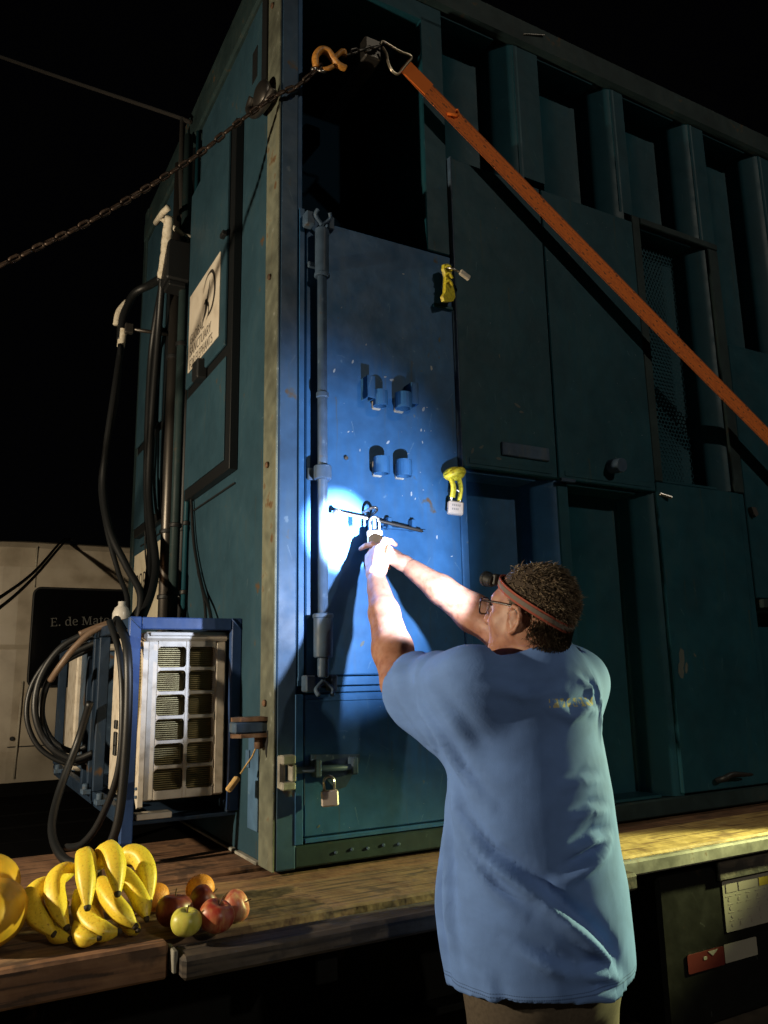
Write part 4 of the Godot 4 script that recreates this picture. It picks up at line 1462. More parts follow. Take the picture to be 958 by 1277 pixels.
	for k in 4:
		var st := mb()
		var pts: Array = []
		for q in pxs:
			var c := Vector3(-0.40, 1.54, -1.03)
			var v := Vector3(q[0], q[1], q[2]) - c
			var f: float = [1.0, 0.90, 1.06, 0.78][k]
			pts.append(c + Vector3(v.x * f, v.y * [1.0, 0.93, 0.98, 0.80][k], v.z) + Vector3(0.012 * sin(k * 2.1), 0.012 * cos(k * 1.7) - 0.02 * (k % 2), -0.035 * k + 0.05))
		tube(st, curve(pts, 8), [0.013, 0.013, 0.010, 0.011][k], 10)
		obj("loop", st, M.rubber, coil)
	# tape-wrapped bundle on the rack top
	var st2 := mb()
	tube(st2, curve([Vector3(-0.20, 1.835, -0.97), Vector3(-0.28, 1.828, -0.90), Vector3(-0.36, 1.805, -0.90), Vector3(-0.44, 1.770, -0.90)], 6), 0.012, 8)
	obj("loop", st2, M.hose_pale, coil)
	st2 = mb()
	tube(st2, curve([Vector3(-0.26, 1.822, -0.84), Vector3(-0.385, 1.788, -0.85), Vector3(-0.455, 1.726, -0.86), Vector3(-0.503, 1.654, -0.88), Vector3(-0.53, 1.60, -0.92)], 6), 0.012, 8)
	obj("loop", st2, M.hose_pale, coil)
	hose("thick black hose looping low under the rack in front of the trailer deck", [Vector3(-0.405, 1.52, -0.80), Vector3(-0.43, 1.38, -0.86), Vector3(-0.49, 1.22, -0.80), Vector3(-0.525, 1.12, -0.66), Vector3(-0.515, 1.065, -0.50), Vector3(-0.475, 1.052, -0.40), Vector3(-0.425, 1.075, -0.33), Vector3(-0.395, 1.16, -0.272), Vector3(-0.384, 1.30, -0.25), Vector3(-0.382, 1.52, -0.24), Vector3(-0.386, 1.70, -0.28), Vector3(-0.38, 1.80, -0.50)], 0.014, M.rubber)
	hose("thinner black hose hugging the rack's front upright beside the low loop", [Vector3(-0.41, 1.79, -0.46), Vector3(-0.398, 1.68, -0.33), Vector3(-0.392, 1.52, -0.27), Vector3(-0.394, 1.33, -0.28), Vector3(-0.425, 1.18, -0.36), Vector3(-0.46, 1.10, -0.45), Vector3(-0.49, 1.075, -0.56)], 0.011, M.rubber)
	# plastic bottle on the rack top
	var bt := mb()
	lathe(bt, [Vector2(0, 0), Vector2(0.030, 0), Vector2(0.034, 0.006), Vector2(0.034, 0.055), Vector2(0.026, 0.075), Vector2(0.014, 0.085), Vector2(0.014, 0.10), Vector2(0.0, 0.102)], Transform3D(Basis(Vector3(1, 0, 0), Vector3(0, 0, -1), Vector3(0, 1, 0)), Vector3(-0.29, 1.798, -0.90)), 16)
	tag(obj("bottle", bt, M.bottle), "small pale plastic bottle standing on the rack top", "bottle")

# ---------------------------------------------------------------- sign plates
func build_signs() -> void:
	# facing -x: text runs from far (left) to near (right)
	var b := Basis(Vector3(0, 0, 1), Vector3(0, 1, 0), Vector3(-1, 0, 0))
	var s := thing("sign_plate", "white sign with a black elephant emblem, on the near service door", "sign", Vector3(-0.05, 2.9, -0.74))
	var st := mb()
	bb(st, Vector3(-0.049, 2.905, -0.955), Vector3(-0.0445, 3.265, -0.515), 0.001)
	obj("plate", st, M.sign, s)
	var x := -0.0492
	letters("lettering", "GLOBAL", Vector3(x, 3.045, -0.93), b, 0.042, M.ink_dark, s)
	letters("lettering", "SANCTUARY", Vector3(x, 2.987, -0.93), b, 0.042, M.ink_dark, s, "Droid Sans", 1.0)
	letters("lettering", "FOR ELEPHANTS", Vector3(x, 2.930, -0.93), b, 0.042, M.ink_dark, s, "Droid Sans", 0.80)
	# emblem: an open ring drawn with a swelling brush line and an elephant's head with raised trunk inside
	st = mb()
	var c := Vector2(-0.665, 3.140)
	brush(st, x, [c + Vector2(-0.075, 0.045), c + Vector2(-0.045, 0.083), c + Vector2(0.0, 0.098), c + Vector2(0.055, 0.085), c + Vector2(0.088, 0.03), c + Vector2(0.088, -0.03), c + Vector2(0.055, -0.075), c + Vector2(0.005, -0.088)], [0.0015, 0.003, 0.005, 0.009, 0.012, 0.012, 0.010, 0.006])
	brush(st, x, [c + Vector2(0.02, 0.062), c + Vector2(0.012, 0.035), c + Vector2(0.0, 0.012), c + Vector2(-0.012, -0.012), c + Vector2(-0.02, -0.03)], [0.002, 0.004, 0.008, 0.012, 0.016])
	brush(st, x, [c + Vector2(-0.055, -0.015), c + Vector2(-0.035, -0.008), c + Vector2(-0.02, -0.03), c + Vector2(-0.035, -0.058), c + Vector2(-0.06, -0.078), c + Vector2(-0.075, -0.10)], [0.003, 0.012, 0.022, 0.016, 0.007, 0.002])
	brush(st, x, [c + Vector2(-0.005, -0.030), c + Vector2(0.012, -0.050), c + Vector2(0.006, -0.080), c + Vector2(-0.015, -0.098)], [0.010, 0.006, 0.004, 0.002])
	obj("emblem", st, M.ink, s)
	var s2 := thing("sign_plate", "yellowed sign plate half hidden by hoses, low on the far service door", "sign", Vector3(-0.01, 1.88, -1.76))
	st = mb()
	bb(st, Vector3(-0.0045, 1.872, -2.12), Vector3(0.0030, 2.262, -1.425), 0.001)
	obj("plate", st, M.sign_yellow, s2)
	letters("lettering", "PORTÃO", Vector3(-0.0048, 2.10, -2.06), b, 0.088, M.ink, s2, "Droid Sans", 1.05)
	letters("lettering", "2", Vector3(-0.0048, 1.97, -1.82), b, 0.088, M.ink, s2, "Droid Sans", 1.05)

# brush stroke on a plate facing -x; points are (z, y)
func brush(st: SurfaceTool, x: float, pts: Array, w: Array) -> void:
	var p := PackedVector3Array()
	var n := pts.size()
	var c3: Array = []
	var ww: Array = []
	for i in n - 1:
		for k in 4:
			c3.append((pts[i] as Vector2).cubic_interpolate(pts[i + 1], pts[maxi(i - 1, 0)], pts[mini(i + 2, n - 1)], k / 4.0))
			ww.append(lerpf(w[i], w[i + 1], k / 4.0))
	c3.append(pts[n - 1])
	ww.append(w[n - 1])
	for i in c3.size():
		var d: Vector2 = (c3[mini(i + 1, c3.size() - 1)] - c3[maxi(i - 1, 0)]).normalized()
		var o: Vector2 = Vector2(-d.y, d.x) * ww[i] * 0.85
		for q in [c3[i] + o, c3[i] - o]:
			p.append(Vector3(x - 0.0012, q.y, q.x))
	var t := PackedInt32Array()
	for i in c3.size() - 1:
		t.append_array([2 * i, 2 * i + 1, 2 * i + 3, 2 * i, 2 * i + 3, 2 * i + 2])
	block_open(st, p, t, Vector3(-5, 3, -0.7))

# ---------------------------------------------------------------- padlocks
# body hanging below a shackle; b.x = width, b.y = up, b.z = out
func padlock(label: String, at: Vector3, b: Basis, w: float, h: float, mat: Material, sh := 0.5) -> Node3D:
	var o := thing("padlock", label, "padlock", at, "padlocks on the container")
	var st := mb()
	box(st, at + b * Vector3(0, -h / 2, 0), Vector3(w, h, w * 0.42), w * 0.08, b)
	obj("body", st, mat, o)
	st = mb()
	var pts: Array = [Vector3(-w * 0.30, -0.004, 0), Vector3(-w * 0.30, h * sh * 0.6, 0)]
	for k in 7:
		var a := PI - PI * k / 6.0
		pts.append(Vector3(cos(a) * w * 0.30, h * sh * 0.6 + sin(a) * w * 0.30, 0))
	pts.append_array([Vector3(w * 0.30, h * sh * 0.6, 0), Vector3(w * 0.30, -0.004, 0)])
	var q := PackedVector3Array()
	for v in pts:
		q.append(at + b * v)
	tube(st, q, w * 0.085, 10)
	obj("shackle", st, M.steel, o)
	return o

func build_locks() -> void:
	var out := Basis()
	# lower bolt
	padlock("scuffed pale padlock hanging from the sliding bolt of the lower door leaf", Vector3(0.163, 1.262, 0.036), Basis(Vector3(0, 0, 1), 0.05) * Basis(Vector3(0, 1, 0), -0.35), 0.052, 0.046, M.lock_pale, 0.9)
	# upper yellow flag lock
	var up := thing("lock_cover", "upper yellow rubber lock cover with a pale tag sticking out to the right", "cover", Vector3(0.66, 2.98, 0.04))
	var st := mb()
	prism(st, PackedVector2Array([Vector2(-0.020, 0.125), Vector2(0.004, 0.137), Vector2(0.020, 0.128), Vector2(0.022, 0.105), Vector2(0.012, 0.088), Vector2(0.014, 0.075), Vector2(0.036, 0.045), Vector2(0.042, 0.015), Vector2(0.026, -0.008), Vector2(0.0, -0.020), Vector2(-0.030, -0.028), Vector2(-0.036, -0.010), Vector2(-0.020, 0.012), Vector2(-0.016, 0.050), Vector2(-0.012, 0.080), Vector2(-0.024, 0.105)]), Transform3D(Basis(Vector3(0, 1, 0), 0.35), Vector3(0.652, 2.975, 0.035)), 0.014)
	obj("flap", st, M.yellow, up)
	st = mb()
	for k in 3:
		tube(st, curve([Vector3(0.640, 3.085 - k * 0.03, 0.052), Vector3(0.655, 3.095 - k * 0.03, 0.060), Vector3(0.672, 3.082 - k * 0.03, 0.052)], 4), 0.005, 8)
	obj("fold", st, M.yellow, up)
	st = mb()
	tube(st, PackedVector3Array([Vector3(0.648, 3.088, 0.055), Vector3(0.668, 3.082, 0.068), Vector3(0.690, 3.074, 0.07)]), 0.0045, 8)
	obj("pin", st, M.steel, up)
	st = mb()
	box(st, Vector3(0.714, 3.064, 0.075), Vector3(0.046, 0.022, 0.014), 0.003, Basis(Vector3(0, 0, 1), -0.42))
	obj("tag", st, M.beige, up)
	# lower yellow cover with its padlock
	var low := thing("lock_cover", "lower yellow rubber lock cover draped over the door edge with a padlock below", "cover", Vector3(0.645, 2.25, 0.04))
	st = mb()
	var cb := Basis(Vector3(0, 0, 1), 0.22)
	ellipsoid(st, Vector3(0.648, 2.292, 0.052), Vector3(0.046, 0.026, 0.024), cb, 18, 10)
	tube(st, curve([Vector3(0.612, 2.275, 0.055), Vector3(0.632, 2.288, 0.078), Vector3(0.662, 2.302, 0.076), Vector3(0.684, 2.302, 0.055)], 5), 0.012, 8)
	obj("hood", st, M.yellow, low)
	for e in [[0.630, 2.275, 0.634, 2.205, 0.014], [0.664, 2.28, 0.662, 2.195, 0.011]]:
		st = mb()
		tube(st, curve([Vector3(e[0], e[1], 0.056), Vector3((e[0] + e[2]) / 2 + 0.003, (e[1] + e[3]) / 2, 0.064), Vector3(e[2], e[3], 0.056)], 5), e[4], 8, 0.6)
		obj("leg", st, M.yellow, low)
	var lk := padlock("pale padlock with worn stamped face under the lower yellow cover", Vector3(0.646, 2.190, 0.058), Basis(Vector3(0, 0, 1), -0.10) * Basis(Vector3(0, 1, 0), -0.25), 0.056, 0.048, M.lock_pale, 0.9)
	st = mb()
	var lb := Basis(Vector3(0, 0, 1), -0.10) * Basis(Vector3(0, 1, 0), -0.25)
	for k in 9:
		box(st, Vector3(0.646, 2.190, 0.058) + lb * Vector3(-0.014 + 0.0065 * (k % 5), -0.016 - 0.014 * (k / 5), 0.0120), Vector3(0.004, 0.007, 0.0006), 0.0, lb)
	obj("stamp", st, M.ink_grey, lk)
	# the lock being opened
	padlock("bright padlock held in both hands at the latch under the lamp's beam", Vector3(0.318, 2.062, 0.064), Basis(Vector3(0, 1, 0), -0.5), 0.050, 0.048, M.lock_pale, 1.1)

# ---------------------------------------------------------------- chain, strap and hook
func build_lashings() -> void:
	# chain from the hook, round the corner post, away down to the left
	var ch := thing("lashing_chain", "rusty lashing chain stretched from the container's top corner down to the left", "chain", Vector3(-0.05, 3.55, 0.03))
	var path := curve([Vector3(0.128, 3.748, 0.05), Vector3(0.085, 3.690, 0.050), Vector3(0.040, 3.640, 0.040), Vector3(-0.030, 3.590, 0.020), Vector3(-0.16, 3.455, -0.02), Vector3(-0.284, 3.325, -0.08), Vector3(-0.55, 3.075, -0.14), Vector3(-0.833, 2.850, -0.20), Vector3(-1.5, 2.33, -0.33), Vector3(-2.3, 1.70, -0.50), Vector3(-3.1, 1.05, -0.66)], 24)
	var link := link_mesh(0.036, 0.0235, 0.0055)
	var pitch := 0.0405
	var acc := 0.0
	var n := 0
	for i in path.size() - 1:
		var seg := path[i].distance_to(path[i + 1])
		while acc < seg:
			var p := path[i].lerp(path[i + 1], acc / seg)
			var b := frame_of(path[i + 1] - path[i]) * Basis(Vector3(0, 0, 1), PI / 4 + PI / 2 * (n % 2) + 0.12 * sin(n * 2.3))
			var o := MeshInstance3D.new()
			o.mesh = link
			o.material_override = M.chain
			o.name = "link"
			ch.add_child(o, true)
			o.transform = Transform3D(b, p - ch.position)
			n += 1
			acc += pitch
		acc -= seg
	# shackle lump and black webbing at the corner
	var st := mb()
	ellipsoid(st, Vector3(-0.035, 3.668, -0.09), Vector3(0.028, 0.058, 0.062), Basis(Vector3(1, 0, 0), 0.5), 16, 10)
	tube(st, curve([Vector3(-0.05, 3.70, -0.15), Vector3(-0.055, 3.66, -0.17), Vector3(-0.05, 3.61, -0.12), Vector3(-0.04, 3.60, -0.03), Vector3(-0.03, 3.63, 0.01)], 6), 0.016, 10)
	var binder := tag(obj("chain_binder", st, M.dark_steel), "dark chain binder lump where the chain meets the corner post", "binder")
	binder.set_meta("label", "dark chain binder where the chain crosses the container's corner")
	st = mb()
	bb(st, Vector3(-0.012, 3.70, -0.168), Vector3(-0.0045, 4.45, -0.118), 0.002)
	bb(st, Vector3(-0.012, 4.4435, -0.168), Vector3(0.5, 4.4505, -0.118), 0.002)
	tag(obj("black_webbing", st, M.black), "black webbing strap hanging over the roof edge beside the corner post", "strap")
	# orange grab hook
	st = mb()
	var hk := curve([Vector3(0.112, 3.735, 0.060), Vector3(0.109, 3.775, 0.062), Vector3(0.128, 3.808, 0.064), Vector3(0.155, 3.812, 0.066), Vector3(0.176, 3.790, 0.068), Vector3(0.196, 3.772, 0.068), Vector3(0.226, 3.772, 0.066)], 5)
	var rad: Array = []
	for i in hk.size():
		rad.append(lerpf(0.014, 0.017, sin(PI * i / (hk.size() - 1.0))))
	tube(st, hk, rad, 12, 0.8)
	tube(st, curve([Vector3(0.178, 3.790, 0.066), Vector3(0.195, 3.815, 0.066), Vector3(0.212, 3.836, 0.066), Vector3(0.222, 3.838, 0.066), Vector3(0.222, 3.822, 0.066)], 5), 0.012, 12, 0.8)
	tube(st, curve([Vector3(0.140, 3.735, 0.060), Vector3(0.158, 3.743, 0.066), Vector3(0.174, 3.756, 0.068)], 5), 0.009, 10)
	tag(obj("grab_hook", st, M.hook), "orange grab hook on the chain near the container's top corner", "hook")
	st = mb()
	tube(st, PackedVector3Array([Vector3(0.095, 3.722, 0.058), Vector3(0.118, 3.730, 0.060)]), 0.007, 8)
	tube(st, PackedVector3Array([Vector3(0.122, 3.726, 0.060), Vector3(0.150, 3.728, 0.062)]), 0.006, 8)
	tag(obj("hook_pin", st, M.steel), "small bright steel pin under the orange hook", "pin")
	# chain links from the hook to the strap's ring
	var up := thing("short_chain", "short dark run of chain between the orange hook and the strap's steel ring", "chain", Vector3(0.3, 3.87, 0.06))
	var path2 := [Vector3(0.232, 3.835, 0.06), Vector3(0.265, 3.865, 0.06), Vector3(0.298, 3.888, 0.055), Vector3(0.330, 3.908, 0.05), Vector3(0.362, 3.93, 0.05)]
	for i in path2.size():
		var o := MeshInstance3D.new()
		o.mesh = link
		o.material_override = M.dark_steel
		o.name = "link"
		up.add_child(o, true)
		o.transform = Transform3D(frame_of(Vector3(0.83, 0.56, 0)) * Basis(Vector3(0, 0, 1), 0.7 + PI / 2 * (i % 2)), path2[i] - up.position)
	st = mb()
	bb(st, Vector3(0.33, 3.90, -0.368), Vector3(0.40, 3.99, 0.03), 0.006)
	tag(obj("lashing_lug", st, M.dark_steel), "dark lashing lug in the recess above the door", "lug")
	# triangular steel ring
	st = mb()
	var ring := curve([Vector3(0.382, 3.946, 0.055), Vector3(0.390, 3.960, 0.060), Vector3(0.432, 3.950, 0.062), Vector3(0.470, 3.944, 0.062), Vector3(0.502, 3.946, 0.062), Vector3(0.515, 3.936, 0.062), Vector3(0.488, 3.894, 0.062), Vector3(0.460, 3.850, 0.062), Vector3(0.446, 3.838, 0.062), Vector3(0.424, 3.846, 0.062), Vector3(0.410, 3.875, 0.062), Vector3(0.404, 3.912, 0.060), Vector3(0.390, 3.938, 0.055)], 4)
	tube(st, ring, 0.0055, 10, 1.0, false)
	tag(obj("steel_ring", st, M.ring_steel), "triangular steel ring joining the orange strap to the chain", "ring")
	# the strap: a woven band with thickness, twisting slightly on its way to the deck edge
	st = mb()
	var a := Vector3(0.486, 3.892, 0.056)
	var e := Vector3(4.90, 0.98, 0.20)
	var N := 60
	var d := (e - a).normalized()
	var p := PackedVector3Array()
	var uv := PackedVector2Array()
	for i in N + 1:
		var f := float(i) / N
		var c := a.lerp(e, f) + Vector3(0, -0.03, 0.0) * sin(PI * f)
		var side := Vector3(0, 0, 1).cross(d).normalized().rotated(d, 0.25 * f + 0.05 * sin(f * 9.0))
		var nn := side.cross(d).normalized()
		if i == 0:
			side *= 0.92
		for q in [side * 0.0375 + nn * 0.0012, side * -0.0375 + nn * 0.0012, side * -0.0375 - nn * 0.0012, side * 0.0375 - nn * 0.0012]:
			p.append(c + q)
			uv.append(Vector2(0.5 + 0.5 * signf(q.dot(side)), f * 12.0))
	var t := PackedInt32Array()
	for i in N:
		for k in 4:
			var k2 := (k + 1) % 4
			t.append_array([4 * i + k, 4 * i + 4 + k, 4 * i + 4 + k2, 4 * i + k, 4 * i + 4 + k2, 4 * i + k2])
	block(st, p, t, false, uv)
	var strap := thing("orange_strap", "wide orange ratchet strap running diagonally across the container to the lower right", "strap", Vector3(2.4, 2.4, 0.25))
	obj("webbing", st, M.strap, strap)
	# stitched end fold and a loose wrinkle
	st = mb()
	var sd := Vector3(0, 0, 1).cross(d).normalized()
	box(st, a + d * 0.06 + Vector3(0, 0, 0.004), Vector3(0.073, 0.13, 0.004), 0.001, Basis(sd, d, sd.cross(d)))
	obj("stitched_fold", st, M.strap_plain, strap)
	st = mb()
	tube(st, curve([a + d * 0.255 + sd * 0.034 + Vector3(0, 0, 0.002), a + d * 0.27 + sd * 0.01 + Vector3(0, 0, 0.010), a + d * 0.25 - sd * 0.012 + Vector3(0, 0, 0.010), a + d * 0.235 - sd * 0.02 + Vector3(0, 0, 0.002)], 5), 0.006, 8)
	obj("wrinkle", st, M.strap_plain, strap)
	# thin rope away to the upper left
	st = mb()
	tube(st, curve([Vector3(-0.05, 4.335, -1.206), Vector3(-0.06, 4.355, -1.22), Vector3(-0.585, 4.978, -2.0), Vector3(-1.12, 5.61, -2.78)], 6), 0.010, 6)
	tube(st, PackedVector3Array([Vector3(-0.05, 4.34, -1.206), Vector3(-0.05, 4.05, -1.20), Vector3(-0.045, 3.7, -1.15)]), 0.014, 8)
	tag(obj("rope", st, M.rope), "faint rope leading away from the container's top edge into the dark", "rope")

func link_mesh(l: float, w: float, r: float) -> ArrayMesh:
	var st := mb()
	var pts := PackedVector3Array()
	var h := l / 2 + r - w / 2 + r
	for k in 6:
		var a := PI * k / 5.0
		pts.append(Vector3(cos(a) * (w / 2 - r), 0, h * 0.62 + sin(a) * (w / 2 - r)))
	for k in 6:
		var a := PI + PI * k / 5.0
		pts.append(Vector3(cos(a) * (w / 2 - r), 0, -h * 0.62 + sin(a) * (w / 2 - r)))
	tube(st, pts, r, 6, 1.0, true)
	st.generate_normals()
	return st.commit()

# ---------------------------------------------------------------- fruit
func build_fruit() -> void:
	var bunch := thing("banana_bunch", "bunch of ripe spotted yellow bananas heaped on the deck edge", "bananas", Vector3(-0.54, DECK, 0.26))
	var list := [
		[Vector3(-0.555, 1.165, 0.215), Vector3(-0.570, 1.200, 0.300), Vector3(-0.576, 1.125, 0.394), 0.0245],
		[Vector3(-0.525, 1.165, 0.215), Vector3(-0.512, 1.208, 0.290), Vector3(-0.511, 1.140, 0.377), 0.0256],
		[Vector3(-0.470, 1.160, 0.150), Vector3(-0.420, 1.165, 0.190), Vector3(-0.415, 1.085, 0.262), 0.0256],
		[Vector3(-0.478, 1.150, 0.200), Vector3(-0.452, 1.118, 0.290), Vector3(-0.440, 1.072, 0.350), 0.0222],
		[Vector3(-0.525, 1.140, 0.235), Vector3(-0.512, 1.112, 0.330), Vector3(-0.474, 1.070, 0.388), 0.0234],
		[Vector3(-0.575, 1.125, 0.255), Vector3(-0.562, 1.080, 0.362), Vector3(-0.512, 1.066, 0.398), 0.0234],
		[Vector3(-0.575, 1.165, 0.205), Vector3(-0.628, 1.150, 0.270), Vector3(-0.610, 1.080, 0.350), 0.0234],
		[Vector3(-0.615, 1.140, 0.190), Vector3(-0.672, 1.120, 0.262), Vector3(-0.634, 1.068, 0.345), 0.0245],
		[Vector3(-0.560, 1.085, 0.30), Vector3(-0.585, 1.066, 0.375), Vector3(-0.555, 1.062, 0.41), 0.0185],
		[Vector3(-0.500, 1.095, 0.27), Vector3(-0.480, 1.066, 0.345), Vector3(-0.468, 1.060, 0.390), 0.0175],
		[Vector3(-0.595, 1.10, 0.23), Vector3(-0.630, 1.068, 0.30), Vector3(-0.605, 1.060, 0.37), 0.0185],
		[Vector3(-0.53, 1.12, 0.20), Vector3(-0.545, 1.075, 0.30), Vector3(-0.535, 1.063, 0.35), 0.0222],
	]
	for b in list:
		banana(bunch, b[0], b[1], b[2], b[3])
	var st := mb()
	tube(st, curve([Vector3(-0.545, 1.13, 0.21), Vector3(-0.535, 1.165, 0.17), Vector3(-0.53, 1.16, 0.13)], 5), [0.030, 0.030, 0.028, 0.026, 0.024, 0.022, 0.020, 0.018, 0.017, 0.016, 0.016], 10)
	obj("crown", st, M.banana_tip, bunch)
	# apples, an orange and darker fruit to the right of the bananas
	apple("red apple with a pale streak, in front at the right of the fruit heap", Vector3(-0.306, DECK + 0.036, 0.4400), 0.040, Vector3(0.25, 1, 0.25), M.apple_red)
	apple("pale red apple behind the front red one, its dimple turned to the right", Vector3(-0.243, DECK + 0.035, 0.385), 0.036, Vector3(0.75, 0.35, 0.45), M.apple_pale)
	apple("small yellow-green apple at the very front of the fruit heap", Vector3(-0.374, DECK + 0.034, 0.440), 0.034, Vector3(0.05, 1, 0.16), M.apple_green)
	apple("dark shaded apple with a short stem, resting behind the red ones", Vector3(-0.296, DECK + 0.038, 0.310), 0.036, Vector3(0.7, 0.5, 0.1), M.apple_dark)
	apple("brownish red apple between the bananas and the green apple", Vector3(-0.378, DECK + 0.038, 0.352), 0.042, Vector3(0.1, 1, -0.1), M.apple_dark)
	for o in [["orange lying behind the dark stemmed apple, lit on its top left", Vector3(-0.275, DECK + 0.040, 0.205), 0.036], ["orange beside the last banana, half shaded", Vector3(-0.385, DECK + 0.036, 0.205), 0.034], ["dark reddish orange behind the bananas on the right", Vector3(-0.40, DECK + 0.036, 0.118), 0.034]]:
		st = mb()
		ellipsoid(st, o[1], Vector3(o[2], o[2] * 0.94, o[2]), Basis(Vector3(0, 0, 1), 0.3), 24, 16)
		tag(obj("orange", st, M.orange), o[0], "orange")
	# large melons at the frame's left edge
	for o in [["upper large yellow-orange melon at the picture's left edge", Vector3(-0.752, DECK + 0.098, 0.10), Vector3(0.066, 0.062, 0.10), 0.2], ["lower large yellow-orange melon in front of the other one", Vector3(-0.752, DECK + 0.072, 0.285), Vector3(0.070, 0.068, 0.10), -0.3]]:
		st = mb()
		ellipsoid(st, o[1], o[2], Basis(Vector3(0, 1, 0), o[3]), 30, 20)
		tag(obj("melon", st, M.melon), o[0], "melon", "melons at the left edge")
	st = mb()
	ellipsoid(st, Vector3(-0.77, DECK + 0.036, 0.13), Vector3(0.07, 0.036, 0.09), Basis(), 20, 12)
	tag(obj("papaya", st, M.melon), "flat papaya propping up the upper melon", "papaya")

func banana(parent: Node, a: Vector3, m: Vector3, e: Vector3, r: float) -> void:
	var st := mb()
	var c: Vector3 = m * 2.0 - (a + e) * 0.5          # middle point lies on the curve
	var pts := PackedVector3Array()
	var n := 16
	var rr: Array = []
	for i in n + 1:
		var f := float(i) / n
		pts.append(a * (1 - f) * (1 - f) + c * 2 * f * (1 - f) + e * f * f)
		var k := 1.0
		if f < 0.22:
			k = lerpf(0.42, 1.0, sin(PI / 2 * f / 0.22))
		elif f > 0.72:
			k = lerpf(1.0, 0.34, pow((f - 0.72) / 0.28, 1.7))
		rr.append(r * 0.94 * k)
	# five soft ridges
	var p := PackedVector3Array()
	var sides := 20
	var b := frame_of(pts[1] - pts[0])
	for i in n + 1:
		var d := (pts[mini(i + 1, n)] - pts[maxi(i - 1, 0)]).normalized()
		var x := (b.x - d * b.x.dot(d)).normalized()
		b = Basis(x, d.cross(x), d)
		for k in sides:
			var ang := TAU * k / sides
			var w := 1.0 + 0.055 * cos(ang * 5.0)
			p.append(pts[i] + (b.x * cos(ang) + b.y * sin(ang)) * rr[i] * w)
	var t := PackedInt32Array()
	for i in n:
		for k in sides:
			var k2 := (k + 1) % sides
			t.append_array([i * sides + k, (i + 1) * sides + k, (i + 1) * sides + k2, i * sides + k, (i + 1) * sides + k2, i * sides + k2])
	block(st, p, t, true)
	var o := obj("banana", st, M.banana, parent)
	st = mb()
	var d2 := (pts[n] - pts[n - 1]).normalized()
	tube(st, PackedVector3Array([pts[n] - d2 * 0.004, pts[n] + d2 * 0.004, pts[n] + d2 * 0.009]), [rr[n] * 1.0, rr[n] * 0.95, rr[n] * 0.7], 8)
	obj("tip", st, M.banana_tip, o)

func apple(label: String, c: Vector3, r: float, axis: Vector3, mat: Material) -> void:
	var o := thing("apple", label, "apple", c - Vector3(0, r, 0), "apples on the deck edge")
	var st := mb()
	var prof: Array = []
	for i in 25:
		var th := PI * i / 24.0
		var k := 1.0 - 0.10 * cos(th) * cos(th) - 0.62 * exp(-pow(th / 0.30, 2)) * 0.55 - 0.35 * exp(-pow((PI - th) / 0.25, 2)) * 0.5
		prof.append(Vector2(sin(th) * r * (1.0 + 0.06 * cos(th)), cos(th) * r * 0.95 * k))
	var b := frame_of(axis.normalized())
	lathe(st, prof, Transform3D(b, c), 30, false, 0.025, 5)
	obj("flesh", st, mat, o)
	st = mb()
	var top := c + b.z * r * 0.60
	tube(st, curve([top, top + b.z * r * 0.25 + b.x * 0.001, top + b.z * r * 0.5 + b.x * 0.004], 4), 0.0016, 6)
	obj("stem", st, M.rust, o)

# ---------------------------------------------------------------- the worker
# A field of tapered capsules and ellipsoids joined with a smooth minimum, meshed as surface nets.
func cap(a: Vector3, ra: float, b: Vector3, rb: float, k := 0.02, sub := false) -> Dictionary:
	return {"a": a, "b": b, "ra": ra, "rb": rb, "k": k, "sub": sub}

func ell(c: Vector3, r: Vector3, basis: Basis, k := 0.03, sub := false) -> Dictionary:
	return {"c": c, "r": r, "m": basis.transposed(), "k": k, "sub": sub}

